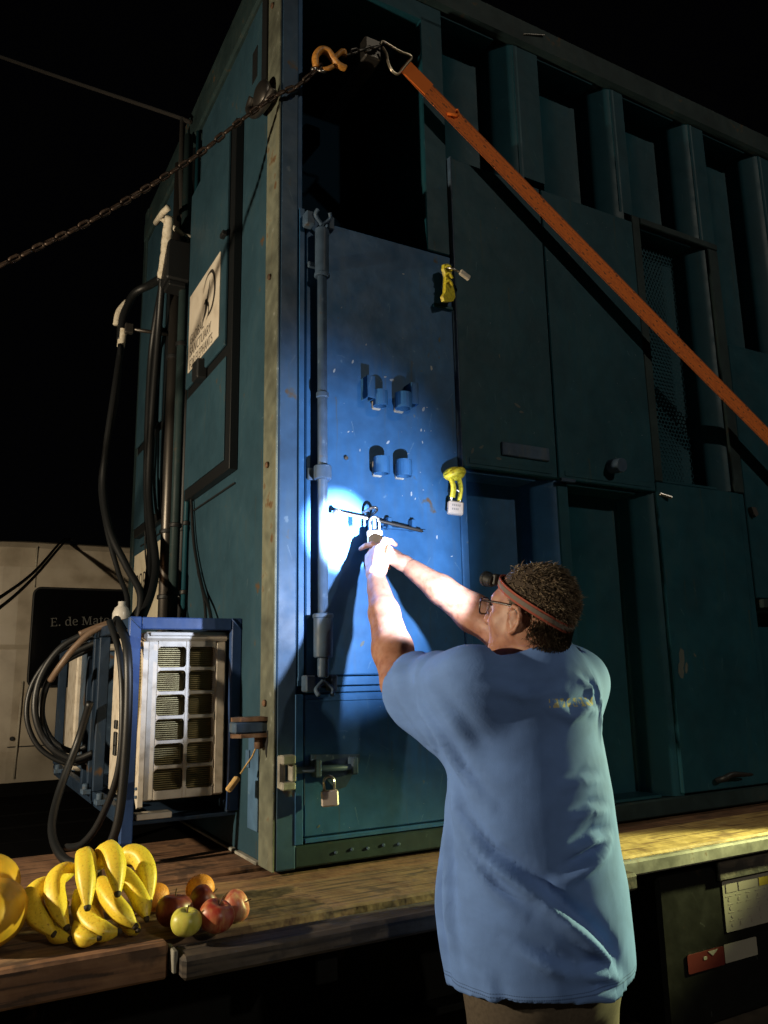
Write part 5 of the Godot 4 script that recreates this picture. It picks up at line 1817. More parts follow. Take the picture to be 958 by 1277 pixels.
func nets(prims: Array, cell: float, cut = null, shift = null) -> Array:
	var lo := Vector3(1e9, 1e9, 1e9)
	var hi := -lo
	var boxes := []
	for q in prims:
		var pad: float = q.k + cell * 2.5
		var l: Vector3
		var h: Vector3
		if q.has("a"):
			var m := maxf(q.ra, q.rb) + pad
			l = (q.a as Vector3).min(q.b) - Vector3.ONE * m
			h = (q.a as Vector3).max(q.b) + Vector3.ONE * m
		else:
			var m2: float = maxf(q.r.x, maxf(q.r.y, q.r.z)) + pad
			l = q.c - Vector3.ONE * m2
			h = q.c + Vector3.ONE * m2
		boxes.append([l, h])
		if not q.sub:
			lo = lo.min(l)
			hi = hi.max(h)
	var nx := int((hi.x - lo.x) / cell) + 2
	var ny := int((hi.y - lo.y) / cell) + 2
	var nz := int((hi.z - lo.z) / cell) + 2
	var f := PackedFloat32Array()
	f.resize(nx * ny * nz)
	f.fill(1.0)
	for qi in prims.size():
		var q: Dictionary = prims[qi]
		var x0 := maxi(0, int((boxes[qi][0].x - lo.x) / cell))
		var y0 := maxi(0, int((boxes[qi][0].y - lo.y) / cell))
		var z0 := maxi(0, int((boxes[qi][0].z - lo.z) / cell))
		var x1 := mini(nx - 1, int((boxes[qi][1].x - lo.x) / cell) + 1)
		var y1 := mini(ny - 1, int((boxes[qi][1].y - lo.y) / cell) + 1)
		var z1 := mini(nz - 1, int((boxes[qi][1].z - lo.z) / cell) + 1)
		var k: float = q.k
		var sub: bool = q.sub
		var is_cap: bool = q.has("a")
		var a := Vector3.ZERO
		var ab := Vector3.ZERO
		var inv := 0.0
		var ra := 0.0
		var dr := 0.0
		var m := Basis()
		var r := Vector3.ONE
		var rmin := 1.0
		if is_cap:
			a = q.a
			ab = q.b - q.a
			inv = 1.0 / maxf(ab.length_squared(), 1e-9)
			ra = q.ra
			dr = q.rb - q.ra
		else:
			a = q.c
			m = q.m
			r = q.r
			rmin = minf(r.x, minf(r.y, r.z))
		for z in range(z0, z1 + 1):
			for y in range(y0, y1 + 1):
				var row := (z * ny + y) * nx
				for x in range(x0, x1 + 1):
					var p := lo + Vector3(x, y, z) * cell - a
					var d: float
					if is_cap:
						var t := clampf(p.dot(ab) * inv, 0.0, 1.0)
						d = (p - ab * t).length() - ra - dr * t
					else:
						var e := (m * p) / r
						var g := e / r
						var el := e.length()
						d = el * (el - 1.0) / maxf(g.length(), 1e-6) if el > 0.02 else -rmin
					var c := f[row + x]
					if sub:
						d = -d
						var hh := maxf(k - absf(d - c), 0.0) / maxf(k, 1e-6)
						f[row + x] = maxf(c, d) + hh * hh * k * 0.25
					else:
						var hh2 := maxf(k - absf(d - c), 0.0) / maxf(k, 1e-6)
						f[row + x] = minf(c, d) - hh2 * hh2 * k * 0.25
	if cut != null:
		for z in nz:
			for y in ny:
				var row := (z * ny + y) * nx
				for x in nx:
					if f[row + x] < cell * 3.0:
						f[row + x] = maxf(f[row + x], cut.call(lo + Vector3(x, y, z) * cell))
	# one vertex in each crossed cell
	var vid := PackedInt32Array()
	vid.resize(nx * ny * nz)
	vid.fill(-1)
	var verts := PackedVector3Array()
	var sx := 1
	var sy := nx
	var sz := nx * ny
	var off := PackedInt32Array([0, sx, sy, sx + sy, sz, sx + sz, sy + sz, sx + sy + sz])
	var corner := [Vector3(0, 0, 0), Vector3(1, 0, 0), Vector3(0, 1, 0), Vector3(1, 1, 0), Vector3(0, 0, 1), Vector3(1, 0, 1), Vector3(0, 1, 1), Vector3(1, 1, 1)]
	var edges := PackedInt32Array([0, 1, 2, 3, 4, 5, 6, 7, 0, 2, 1, 3, 4, 6, 5, 7, 0, 4, 1, 5, 2, 6, 3, 7])
	for z in nz - 1:
		for y in ny - 1:
			var row := (z * ny + y) * nx
			for x in nx - 1:
				var i := row + x
				var v0 := f[i]
				if v0 > cell * 2.0 or v0 < -cell * 2.0:
					continue
				var neg := 0
				for o in off:
					if f[i + o] < 0.0:
						neg += 1
				if neg == 0 or neg == 8:
					continue
				var s := Vector3.ZERO
				var cnt := 0
				for e in range(0, 24, 2):
					var fa := f[i + off[edges[e]]]
					var fb := f[i + off[edges[e + 1]]]
					if (fa < 0.0) != (fb < 0.0):
						s += (corner[edges[e]] as Vector3).lerp(corner[edges[e + 1]], fa / (fa - fb))
						cnt += 1
				vid[i] = verts.size()
				verts.append(lo + (Vector3(x, y, z) + s / cnt) * cell)
	var idx := PackedInt32Array()
	for z in range(1, nz - 1):
		for y in range(1, ny - 1):
			var row := (z * ny + y) * nx
			for x in range(1, nx - 1):
				var i := row + x
				if f[i] > cell * 2.0 or f[i] < -cell * 2.0:
					continue
				var neg := f[i] < 0.0
				for ax in 3:
					var st := sx if ax == 0 else (sy if ax == 1 else sz)
					if (f[i + st] < 0.0) == neg:
						continue
					var u := sy if ax == 0 else (sz if ax == 1 else sx)
					var w := sz if ax == 0 else (sx if ax == 1 else sy)
					var a := vid[i]
					var b := vid[i - u]
					var c := vid[i - u - w]
					var d := vid[i - w]
					if a < 0 or b < 0 or c < 0 or d < 0:
						continue
					if neg:
						idx.append_array([a, c, b, a, d, c])
					else:
						idx.append_array([a, b, c, a, c, d])
	var nrm := net_normals(verts, idx)
	if shift != null:
		for i in verts.size():
			verts[i] += nrm[i] * float(shift.call(verts[i], nrm[i]))
		nrm = net_normals(verts, idx)
	return [verts, nrm, idx]

func net_normals(v: PackedVector3Array, idx: PackedInt32Array) -> PackedVector3Array:
	var n := PackedVector3Array()
	n.resize(v.size())
	for i in range(0, idx.size(), 3):
		var c := (v[idx[i + 2]] - v[idx[i]]).cross(v[idx[i + 1]] - v[idx[i]])
		n[idx[i]] += c
		n[idx[i + 1]] += c
		n[idx[i + 2]] += c
	for i in n.size():
		n[i] = n[i].normalized()
	return n

# several nets joined into one mesh; uv_of gives each vertex its place on the cloth
func net_mesh(parts: Array, uv_of = null) -> ArrayMesh:
	var v := PackedVector3Array()
	var n := PackedVector3Array()
	var uv := PackedVector2Array()
	var idx := PackedInt32Array()
	for p in parts:
		var base := v.size()
		v.append_array(p[0])
		n.append_array(p[1])
		for i in p[2]:
			idx.append(i + base)
	for q in v:
		uv.append(uv_of.call(q) if uv_of != null else Vector2.ZERO)
	var arr := []
	arr.resize(Mesh.ARRAY_MAX)
	arr[Mesh.ARRAY_VERTEX] = v
	arr[Mesh.ARRAY_NORMAL] = n
	arr[Mesh.ARRAY_TEX_UV] = uv
	arr[Mesh.ARRAY_INDEX] = idx
	var m := ArrayMesh.new()
	m.add_surface_from_arrays(Mesh.PRIMITIVE_TRIANGLES, arr)
	return m

# palm, four fingers and a thumb; f along the hand, n out of the palm, t toward the thumb
func hand(wrist: Vector3, f: Vector3, n: Vector3, left: bool, curls: Array, thumb: Array) -> Array:
	f = f.normalized()
	n = (n - f * n.dot(f)).normalized()
	var t := n.cross(f) if left else f.cross(n)
	var out := []
	var at := [0.029, 0.0095, -0.0105, -0.029]
	var kn := [0.090, 0.094, 0.089, 0.080]
	var lens := [[0.043, 0.026, 0.021], [0.048, 0.030, 0.022], [0.044, 0.028, 0.021], [0.034, 0.021, 0.019]]
	var rad := [0.0096, 0.0098, 0.0093, 0.0082]
	out.append(cap(wrist - f * 0.05, 0.030, wrist + f * 0.012, 0.026, 0.02))
	for i in 4:
		var k: Vector3 = wrist + f * kn[i] + t * at[i]
		out.append(cap(wrist + f * 0.014 + t * at[i] * 0.55 + n * 0.002, 0.0165, k, rad[i] + 0.003, 0.016))
	out.append(cap(wrist + f * 0.02 - t * 0.022 + n * 0.008, 0.016, wrist + f * 0.065 - t * 0.026 + n * 0.006, 0.012, 0.016))
	for i in 4:
		var p: Vector3 = wrist + f * kn[i] + t * at[i]
		var ang := 0.0
		var spread: float = at[i] * 1.6
		for j in 3:
			ang += deg_to_rad(curls[i][j])
			var d := (f * cos(ang) + n * sin(ang) + t * spread * maxf(0.0, cos(ang))).normalized()
			var q: Vector3 = p + d * lens[i][j]
			out.append(cap(p, rad[i] * [1.04, 0.96, 0.88][j], q, rad[i] * [0.96, 0.88, 0.74][j], 0.0045))
			p = q
	# thumb: base muscle, then two bones toward the given points (in f, n, t)
	var b0 := wrist + f * 0.018 + t * 0.020 + n * 0.006
	var b1 := wrist + f * 0.050 + t * 0.040 + n * 0.016
	out.append(cap(b0, 0.0185, b1, 0.0125, 0.014))
	var pts := [b1]
	for q in thumb:
		pts.append(wrist + f * q[0] + n * q[1] + t * q[2])
	out.append(cap(pts[0], 0.0120, pts[1], 0.0110, 0.006))
	out.append(cap(pts[1], 0.0110, pts[2], 0.0085, 0.005))
	return out

func build_person() -> void:
	var o := thing("person", "person in a blue shirt and headlamp, seen from behind, both hands at a lock", "person", Vector3(0.41, 0, 0.68))
	var hc := Vector3(0.356, 1.749, 0.787)
	var F := Vector3(-0.42, 0.20, -0.91).normalized()
	var Lx := Vector3.UP.cross(F).normalized()
	var U := F.cross(Lx)
	var hb := Basis(Lx, U, F)
	var H := func(l: float, u: float, f: float) -> Vector3: return hc + Lx * l + U * u + F * f
	var neck := Vector3(0.374, 1.600, 0.778)
	var lsh := Vector3(0.182, 1.575, 0.765)
	var rsh := Vector3(0.558, 1.572, 0.706)
	var lel := Vector3(0.180, 1.577, 0.448)
	var lwr := Vector3(0.264, 1.898, 0.165)
	var rel := Vector3(0.522, 1.709, 0.450)
	var rwr := Vector3(0.381, 1.938, 0.162)
	var tl := Vector3(-0.98, 0, 0.2)
	var tf := Vector3(-0.2, 0, -0.98)
	var tb := Basis(tl, Vector3.UP, tf)
	# ---- skin: one surface, with finer grids for the head and hands
	var arms := []
	for a in [[lsh, lel, lwr, 0.066], [rsh, rel, rwr, 0.064]]:
		var e: Vector3 = a[1]
		var w: Vector3 = a[2]
		arms.append(cap(a[0], a[3], e, 0.052, 0.02))
		var d := w - e
		arms.append(cap(e, 0.050, e + d * 0.28, 0.056, 0.02))
		arms.append(cap(e + d * 0.28, 0.056, e + d * 0.62, 0.044, 0.02))
		arms.append(cap(e + d * 0.62, 0.044, w - d.normalized() * 0.02, 0.0305, 0.02))
	arms.append(cap(lsh, 0.055, Vector3(0.376, 1.56, 0.745), 0.045, 0.02))
	arms.append(cap(rsh, 0.055, Vector3(0.376, 1.56, 0.745), 0.045, 0.02))
	arms.append(cap(Vector3(0.378, 1.50, 0.735), 0.07, Vector3(0.395, 1.2, 0.70), 0.12, 0.04))
	arms.append(cap(neck + Vector3(0.0, -0.02, -0.01), 0.05, Vector3(0.378, 1.50, 0.735), 0.07, 0.03))
	arms.append(cap(Vector3(0.395, 1.2, 0.70), 0.13, Vector3(0.43, 0.95, 0.67), 0.13, 0.04))
	arms.append(cap(neck, 0.055, H.call(0.0, -0.05, -0.03), 0.045, 0.03))
	var parts := [nets(arms, 0.010)]
	var head := [
		ell(H.call(0, 0.018, -0.012), Vector3(0.080, 0.094, 0.102), hb, 0.02),
		ell(H.call(0, -0.042, 0.030), Vector3(0.064, 0.080, 0.062), hb, 0.03),
		cap(H.call(0.052, -0.060, -0.002), 0.022, H.call(0.022, -0.102, 0.062), 0.022, 0.03),
		cap(H.call(-0.052, -0.060, -0.002), 0.022, H.call(-0.022, -0.102, 0.062), 0.022, 0.03),
		cap(H.call(-0.012, -0.108, 0.070), 0.020, H.call(0.012, -0.108, 0.070), 0.020, 0.02),
		cap(H.call(0.0, -0.125, 0.02), 0.035, H.call(0.0, -0.11, -0.02), 0.045, 0.035),
		cap(H.call(0, 0.004, 0.088), 0.010, H.call(0, -0.042, 0.112), 0.013, 0.012),
		cap(H.call(0.013, -0.046, 0.098), 0.009, H.call(-0.013, -0.046, 0.098), 0.009, 0.008),
		cap(H.call(-0.042, 0.014, 0.072), 0.014, H.call(0.042, 0.014, 0.072), 0.014, 0.02),
		ell(H.call(0.040, -0.040, 0.058), Vector3(0.026, 0.026, 0.024), hb, 0.03),
		ell(H.call(-0.040, -0.040, 0.058), Vector3(0.026, 0.026, 0.024), hb, 0.03),
		cap(H.call(-0.020, -0.072, 0.084), 0.0075, H.call(0.020, -0.072, 0.084), 0.0075, 0.008),
		cap(H.call(-0.017, -0.082, 0.083), 0.0085, H.call(0.017, -0.082, 0.083), 0.0085, 0.008),
		cap(H.call(0, -0.055, -0.030), 0.066, neck + Vector3(0.0, -0.02, 0.012), 0.073, 0.03),
	]
	for s in [1.0, -1.0]:
		head.append(ell(H.call(s * 0.033, -0.012, 0.082), Vector3(0.017, 0.013, 0.014), hb, 0.012, true))
		# ear: helix, lobe and inner plate
		var ring := [[0.006, 0.026], [-0.006, 0.032], [-0.020, 0.028], [-0.027, 0.012], [-0.025, -0.006], [-0.016, -0.022], [-0.006, -0.030]]
		for i in ring.size() - 1:
			head.append(cap(H.call(s * (0.081 + 0.010 * sin(PI * i / 6.0)), -0.030 + ring[i][1], 0.008 + ring[i][0]), 0.0052, H.call(s * (0.081 + 0.010 * sin(PI * (i + 1) / 6.0)), -0.030 + ring[i + 1][1], 0.008 + ring[i + 1][0]), 0.0052, 0.004))
		head.append(ell(H.call(s * 0.078, -0.030, 0.000), Vector3(0.008, 0.027, 0.018), hb, 0.006))
		head.append(cap(H.call(s * 0.081, -0.058, 0.003), 0.0068, H.call(s * 0.079, -0.050, 0.004), 0.0060, 0.006))
		head.append(cap(H.call(s * 0.082, -0.034, 0.010), 0.0048, H.call(s * 0.082, -0.044, 0.004), 0.0048, 0.004))
	parts.append(nets(head, 0.0042))
	var lf := Vector3(0.16, 0.90, -0.40)
	parts.append(nets(hand(lwr, lf, Vector3(0.93, -0.10, -0.20), true, [[30, 48, 26], [46, 58, 32], [58, 66, 36], [64, 70, 38]], [[0.083, 0.036, 0.036], [0.108, 0.044, 0.026]]), 0.0030))
	var rf := Vector3(-0.40, 0.62, -0.66)
	parts.append(nets(hand(rwr, rf, Vector3(-0.30, -0.75, -0.52), false, [[14, 30, 18], [34, 52, 30], [50, 64, 36], [58, 68, 38]], [[0.082, 0.030, 0.044], [0.108, 0.034, 0.030]]), 0.0030))
	place("body", net_mesh(parts), skin(), o)
	for s in [1.0, -1.0]:
		var st := mb()
		ellipsoid(st, H.call(s * 0.033, -0.010, 0.074), Vector3.ONE * 0.0125, hb, 16, 10)
		obj("eye", st, M.sign, o)
	# ---- shirt
	var sh := [
		ell(Vector3(0.380, 1.455, 0.728), Vector3(0.208, 0.20, 0.140), tb, 0.06),
		ell(Vector3(0.388, 1.28, 0.708), Vector3(0.228, 0.24, 0.178), tb, 0.06),
		ell(Vector3(0.406, 1.06, 0.682), Vector3(0.247, 0.28, 0.205), tb, 0.06),
		ell(Vector3(0.430, 0.885, 0.668), Vector3(0.247, 0.24, 0.200), tb, 0.06),
		# trapezius and shoulder slopes
		cap(lsh + Vector3(0.01, 0.004, 0), 0.072, Vector3(0.325, 1.578, 0.768), 0.082, 0.06),
		cap(rsh, 0.070, Vector3(0.43, 1.590, 0.758), 0.080, 0.06),
		ell(Vector3(0.385, 1.545, 0.765), Vector3(0.150, 0.095, 0.105), tb, 0.08),
		cap(neck + Vector3(0, -0.06, -0.01), 0.088, neck + Vector3(0, 0.03, 0.006), 0.080, 0.05),
		# left sleeve with its slack underside
		cap(lsh + Vector3(0, -0.008, 0), 0.078, lsh.lerp(lel, 0.74) + Vector3(0, -0.010, 0), 0.088, 0.07),
		cap(Vector3(0.205, 1.49, 0.72), 0.070, lsh.lerp(lel, 0.74) + Vector3(0.010, -0.070, 0), 0.046, 0.07),
		cap(Vector3(0.25, 1.43, 0.70), 0.07, Vector3(0.215, 1.455, 0.60), 0.045, 0.07),
		# right sleeve
		cap(rsh, 0.068, rsh.lerp(rel, 0.78), 0.082, 0.07),
		cap(Vector3(0.55, 1.48, 0.66), 0.070, rsh.lerp(rel, 0.72) + Vector3(0.01, -0.05, 0.0), 0.050, 0.07),
	]
	# hollow sleeve mouths
	for a in [[lsh, lel, 0.74], [rsh, rel, 0.78]]:
		var d: Vector3 = (a[1] - a[0]).normalized()
		var end: Vector3 = (a[0] as Vector3).lerp(a[1], a[2])
		sh.append(cap(end + d * 0.01, 0.066, end + d * 0.2, 0.11, 0.01, true))
	var sl := [[lsh.lerp(lel, 0.86), (lel - lsh).normalized()], [rsh.lerp(rel, 0.90), (rel - rsh).normalized()]]
	var cut := func(p: Vector3) -> float:
		var hem := 0.903 + 0.008 * sin(atan2(p.z - 0.67, p.x - 0.43) * 3.0 + 0.6) - p.y
		var d := hem
		var nq: Vector3 = p - neck
		if Vector2(nq.x, nq.z).length() < 0.16 and p.y > 1.55:
			d = maxf(d, nq.y - 0.034 + 0.45 * nq.dot(tf))
		for s in sl:
			var q: Vector3 = p - s[0]
			if q.length() < 0.20 and p.y > 1.38:
				d = maxf(d, q.dot(s[1]))
		return d
	shirt_folds = folds()
	var shirt := net_mesh([nets(sh, 0.0085, cut, shirt_shift)], shirt_uv)
	var sm := place("shirt", shirt, shirt_material(), o)
	# ribbed collar
	var st := mb()
	var ring := PackedVector3Array()
	for k in 28:
		var a := TAU * k / 28
		var q := neck + tl * cos(a) * 0.0775 + tf * (sin(a) * 0.076) + Vector3(0, 0.032 - 0.034 * sin(a), 0) + Vector3(0, 0, 0.005)
		ring.append(q)
	tube(st, ring, 0.0075, 8, 1.0, true)
	obj("collar", st, M.shirt_plain, sm)
	# ---- trousers and shoes
	var tr := [
		ell(Vector3(0.432, 0.92, 0.668), Vector3(0.205, 0.16, 0.168), tb, 0.05),
	]
	for s in [1.0, -1.0]:
		var hip: Vector3 = Vector3(0.432, 0.86, 0.668) + tl * 0.10 * s
		var knee: Vector3 = hip + tl * 0.02 * s + Vector3(0, -0.38, 0) + tf * 0.02
		var ank: Vector3 = knee + Vector3(0, -0.40, 0) - tf * 0.03
		tr.append(cap(hip, 0.118, knee, 0.088, 0.05))
		tr.append(cap(knee, 0.088, ank, 0.080, 0.04))
	place("trousers", net_mesh([nets(tr, 0.016)]), M.trousers, o)
	for s in [1.0, -1.0]:
		var ank: Vector3 = Vector3(0.432, 0.06, 0.668) + tl * 0.12 * s
		var shoe := [cap(ank, 0.05, ank + tf * 0.15 + Vector3(0, -0.018, 0), 0.040, 0.03), cap(ank - tf * 0.05 + Vector3(0, -0.01, 0), 0.048, ank, 0.05, 0.02)]
		var flat := func(p: Vector3) -> float: return 0.004 - p.y
		place("shoe", net_mesh([nets(shoe, 0.010, flat)]), M.rubber, o)
	build_hair(o, H)
	# ---- glasses
	st = mb()
	for s in [1.0, -1.0]:
		var r2 := PackedVector3Array()
		for q in rect(0.052, 0.040, 0.014, 4):
			r2.append(H.call(s * 0.034 + q.x, -0.008 + q.y, 0.114 - absf(s * 0.034 + q.x) * 0.10))
		tube(st, r2, 0.0022, 6, 1.0, true)
		tube(st, curve([H.call(s * 0.060, 0.004, 0.108), H.call(s * 0.074, 0.005, 0.090), H.call(s * 0.086, 0.002, 0.010), H.call(s * 0.086, -0.016, -0.012)], 6), 0.0024, 6)
	tube(st, curve([H.call(0.009, -0.004, 0.114), H.call(0.0, 0.0, 0.118), H.call(-0.009, -0.004, 0.114)], 4), 0.0022, 6)
	var gl := obj("glasses", st, M.frame_plastic, o)
	for s in [1.0, -1.0]:
		st = mb()
		var xf := Transform3D(hb, H.call(s * 0.034, -0.008, 0.1100))
		prism(st, rect(0.050, 0.038, 0.013, 4), xf, 0.0012)
		obj("lens", st, M.pane, gl)
	build_headlamp(o, H, hb)

func build_headlamp(o: Node, H: Callable, hb: Basis) -> void:
	# headband: red-edged with a grey middle, lower at the back of the head
	var band := Node3D.new()
	band.name = "headlamp"
	o.add_child(band, true)
	for e in [["band", 0.0105, 0.0016, M.band_red], ["band_stripe", 0.0050, 0.0026, M.band_grey]]:
		var st := mb()
		var p := PackedVector3Array()
		var n := 64
		for k in n:
			var a := TAU * k / n
			var u := 0.016 + 0.050 * cos(a)
			var s := sqrt(maxf(0.05, 1.0 - pow((u - 0.018) / 0.100, 2)))
			var nl := sin(a)
			var nf := cos(a)
			var thick: float = e[2]
			for q in [[thick, e[1]], [thick, -e[1]], [-0.002, -e[1]], [-0.002, e[1]]]:
				var l: float = nl * (0.0875 * s + q[0])
				var f: float = -0.012 + nf * (0.1095 * s + q[0])
				p.append(H.call(l, u + q[1], f - q[1] * 0.12))
		var t := PackedInt32Array()
		for k in n:
			var k2 := (k + 1) % n
			for j in 4:
				var j2 := (j + 1) % 4
				t.append_array([4 * k + j, 4 * k2 + j, 4 * k2 + j2, 4 * k + j, 4 * k2 + j2, 4 * k + j2])
		block(st, p, t, false)
		obj(e[0], st, e[3], band)
	# housing, pointed at the lock
	var at := Vector3(0.300, 1.830, 0.696)
	var aim := (Vector3(0.250, 2.045, 0.0) - at).normalized()
	var b := frame_of(aim)
	var st2 := mb()
	lathe(st2, [Vector2(0.0, -0.022), Vector2(0.013, -0.022), Vector2(0.0165, -0.017), Vector2(0.018, 0.002), Vector2(0.0195, 0.004), Vector2(0.0195, 0.012), Vector2(0.0175, 0.014), Vector2(0.016, 0.009), Vector2(0.0, 0.009)], Transform3D(b, at), 24, true)
	obj("housing", st2, M.black, band)
	st2 = mb()
	box(st2, H.call(0.006, 0.060, 0.098), Vector3(0.040, 0.030, 0.014), 0.004, hb)
	obj("bracket", st2, M.black, band)
	st2 = mb()
	cyl(st2, at + aim * 0.0095, at + aim * 0.012, 0.0155, -1.0, 20)
	var lens := obj("lamp_lens", st2, glow(Color(0.85, 0.92, 1.0), 6.0), band)
	# its beam: a wide flood with a tight hot core
	for e in [[44.0, 0.5, 2.3], [11.5, 1.0, 72.0]]:
		var s := SpotLight3D.new()
		s.name = "headlamp_beam" if e[0] > 20.0 else "headlamp_core"
		s.light_color = Color(0.82, 0.88, 1.0)
		s.light_energy = e[2]
		s.light_size = 0.006
		s.spot_range = 20.0
		s.spot_attenuation = 2.0
		s.spot_angle = e[0]
		s.spot_angle_attenuation = e[1]
		s.shadow_enabled = true
		add_child(s)
		s.look_at_from_position(at + aim * 0.018, Vector3(0.205, 1.985, 0.0) if e[0] > 20.0 else Vector3(0.222, 2.058, 0.0))

# ---- cropped, tousled hair: many small curved tufts over the scalp
func build_hair(o: Node, H: Callable) -> void:
	var st := mb()
	var cols := [lin(0.07, 0.048, 0.030), lin(0.13, 0.094, 0.057), lin(0.20, 0.150, 0.094), lin(0.30, 0.24, 0.16)]
	var count := 0
	var tries := 0
	while count < 11000 and tries < 60000:
		tries += 1
		var d := Vector3(rng.randfn(), rng.randfn(), rng.randfn()).normalized()
		var l := d.x * 0.0805
		var u := 0.018 + d.y * 0.0945
		var f := -0.012 + d.z * 0.1025
		if not hair_here(l, u, f, rng.randfn() * 0.006):
			continue
		count += 1
		var p: Vector3 = H.call(l, u, f)
		var out: Vector3 = (H.call(l + d.x * 0.01, u + d.y * 0.011, f + d.z * 0.01) - p).normalized()
		var flow: Vector3 = (H.call(l, u - 0.006, f - 0.010) - p).normalized()
		var side := Vector3(rng.randfn(), rng.randfn(), rng.randfn()) * 0.24
		var top := clampf((u - 0.02) / 0.09, 0.0, 1.0)
		var length := lerpf(0.008, 0.022, top) * rng.randf_range(0.6, 1.2)
		var dir := (out * lerpf(0.18, 0.40, top) + flow * 0.95 + side + swirl(p) * 0.4).normalized()
		var bend := Vector3(rng.randfn(), rng.randfn(), rng.randfn()) * 0.002
		var w := rng.randf_range(0.0007, 0.0015)
		var c: Color = cols[clampi(int(1.5 + cloth_noise.get_noise_3d(p.x * 1500.0, p.y * 1500.0, p.z * 1500.0) * 4.0 + rng.randf_range(-0.8, 0.8)), 0, 3)]
		var ax := dir.cross(Vector3.UP).normalized() * w
		var ay := dir.cross(ax).normalized() * w
		var m := p + dir * length * 0.55 + bend
		var e := p + dir * length + bend * 2.0 - out * length * 0.15
		var base := p - out * 0.003
		var q := PackedVector3Array([base + ax, base - ax * 0.5 + ay, base - ax * 0.5 - ay, m + ax * 0.8, m - ax * 0.4 + ay * 0.8, m - ax * 0.4 - ay * 0.8, e])
		st.set_smooth_group(0)
		st.set_color(c.srgb_to_linear())
		st.set_uv(Vector2.ZERO)
		for i in [0, 1, 4, 0, 4, 3, 1, 2, 5, 1, 5, 4, 2, 0, 3, 2, 3, 5, 3, 4, 6, 4, 5, 6, 5, 3, 6]:
			st.add_vertex(q[i])
	# short hair running down the nape
	for i in 5200:
		var a := clampf(rng.randfn() * 0.8, -1.75, 1.75)
		var h := rng.randf()
		if h > 0.98 - a * a * 0.16 + rng.randfn() * 0.07:
			continue
		var u := lerpf(-0.022, -0.108, h)
		var rr := lerpf(0.0725, 0.0695, h)
		var p: Vector3 = H.call(sin(a) * rr, u, -0.031 - cos(a) * rr - h * 0.004)
		var out: Vector3 = (H.call(sin(a) * (rr + 0.01), u, -0.031 - cos(a) * (rr + 0.01)) - p).normalized()
		var down: Vector3 = (H.call(sin(a) * rr, u - 0.01, -0.031 - cos(a) * rr) - p).normalized()
		var dir := (down + out * 0.35 + Vector3(rng.randfn(), rng.randfn(), rng.randfn()) * 0.2).normalized()
		var w := rng.randf_range(0.0006, 0.0012)
		var length := lerpf(0.014, 0.005, h) * rng.randf_range(0.7, 1.2)
		var side := dir.cross(out).normalized() * w
		var c: Color = cols[clampi(int(1.2 + rng.randf_range(-0.9, 1.2)), 0, 3)]
		var q := PackedVector3Array([p - out * 0.002 + side, p - out * 0.002 - side, p + out * w, p + dir * length])
		st.set_smooth_group(0)
		st.set_color(c.srgb_to_linear())
		for j in [0, 1, 3, 1, 2, 3, 2, 0, 3]:
			st.add_vertex(q[j])
	var hm := plain(Color.WHITE, 0.55)
	hm.vertex_color_use_as_albedo = true
	var hair := obj("hair", st, hm, o)
	# scalp under the tufts
	var p := PackedVector3Array()
	var t := PackedInt32Array()
	var N := 60
	var R := 40
	for i in R + 1:
		for k in N:
			var th := PI * i / R
			var a := TAU * k / N
			p.append(H.call(sin(th) * cos(a) * 0.0818, 0.018 + cos(th) * 0.0958, -0.012 + sin(th) * sin(a) * 0.1038))
	for i in R:
		for k in N:
			var k2 := (k + 1) % N
			var th := PI * (i + 0.5) / R
			var a := TAU * (k + 0.5) / N
			if hair_here(sin(th) * cos(a) * 0.081, 0.018 + cos(th) * 0.095, -0.012 + sin(th) * sin(a) * 0.103, 0.007):
				t.append_array([i * N + k, (i + 1) * N + k, (i + 1) * N + k2, i * N + k, (i + 1) * N + k2, i * N + k2])
	st = mb()
	block(st, p, t, true)
	obj("scalp", st, plain(lin(0.05, 0.034, 0.022), 0.8), hair)

# neighbouring tufts lean the same way
func swirl(p: Vector3) -> Vector3:
	return Vector3(cloth_noise.get_noise_3d(p.x * 900.0, p.y * 900.0, p.z * 900.0), cloth_noise.get_noise_3d(p.y * 900.0 + 50.0, p.z * 900.0, p.x * 900.0), cloth_noise.get_noise_3d(p.z * 900.0, p.x * 900.0 + 90.0, p.y * 900.0)) * 2.0

func hair_here(l: float, u: float, f: float, j: float) -> bool:
	if f > 0.045:
		return u > 0.060 + j + (f - 0.045) * 0.35
	if f > 0.005:
		return u > 0.012 + j + (f - 0.005) * 1.1 or (absf(l) > 0.05 and f < 0.024 and u > -0.02)
	if f > -0.030:
		return u > -0.006 + j if absf(l) > 0.05 else u > -0.05
	return u > -0.068 + j

# ---- cloth
var shirt_folds: Array = []

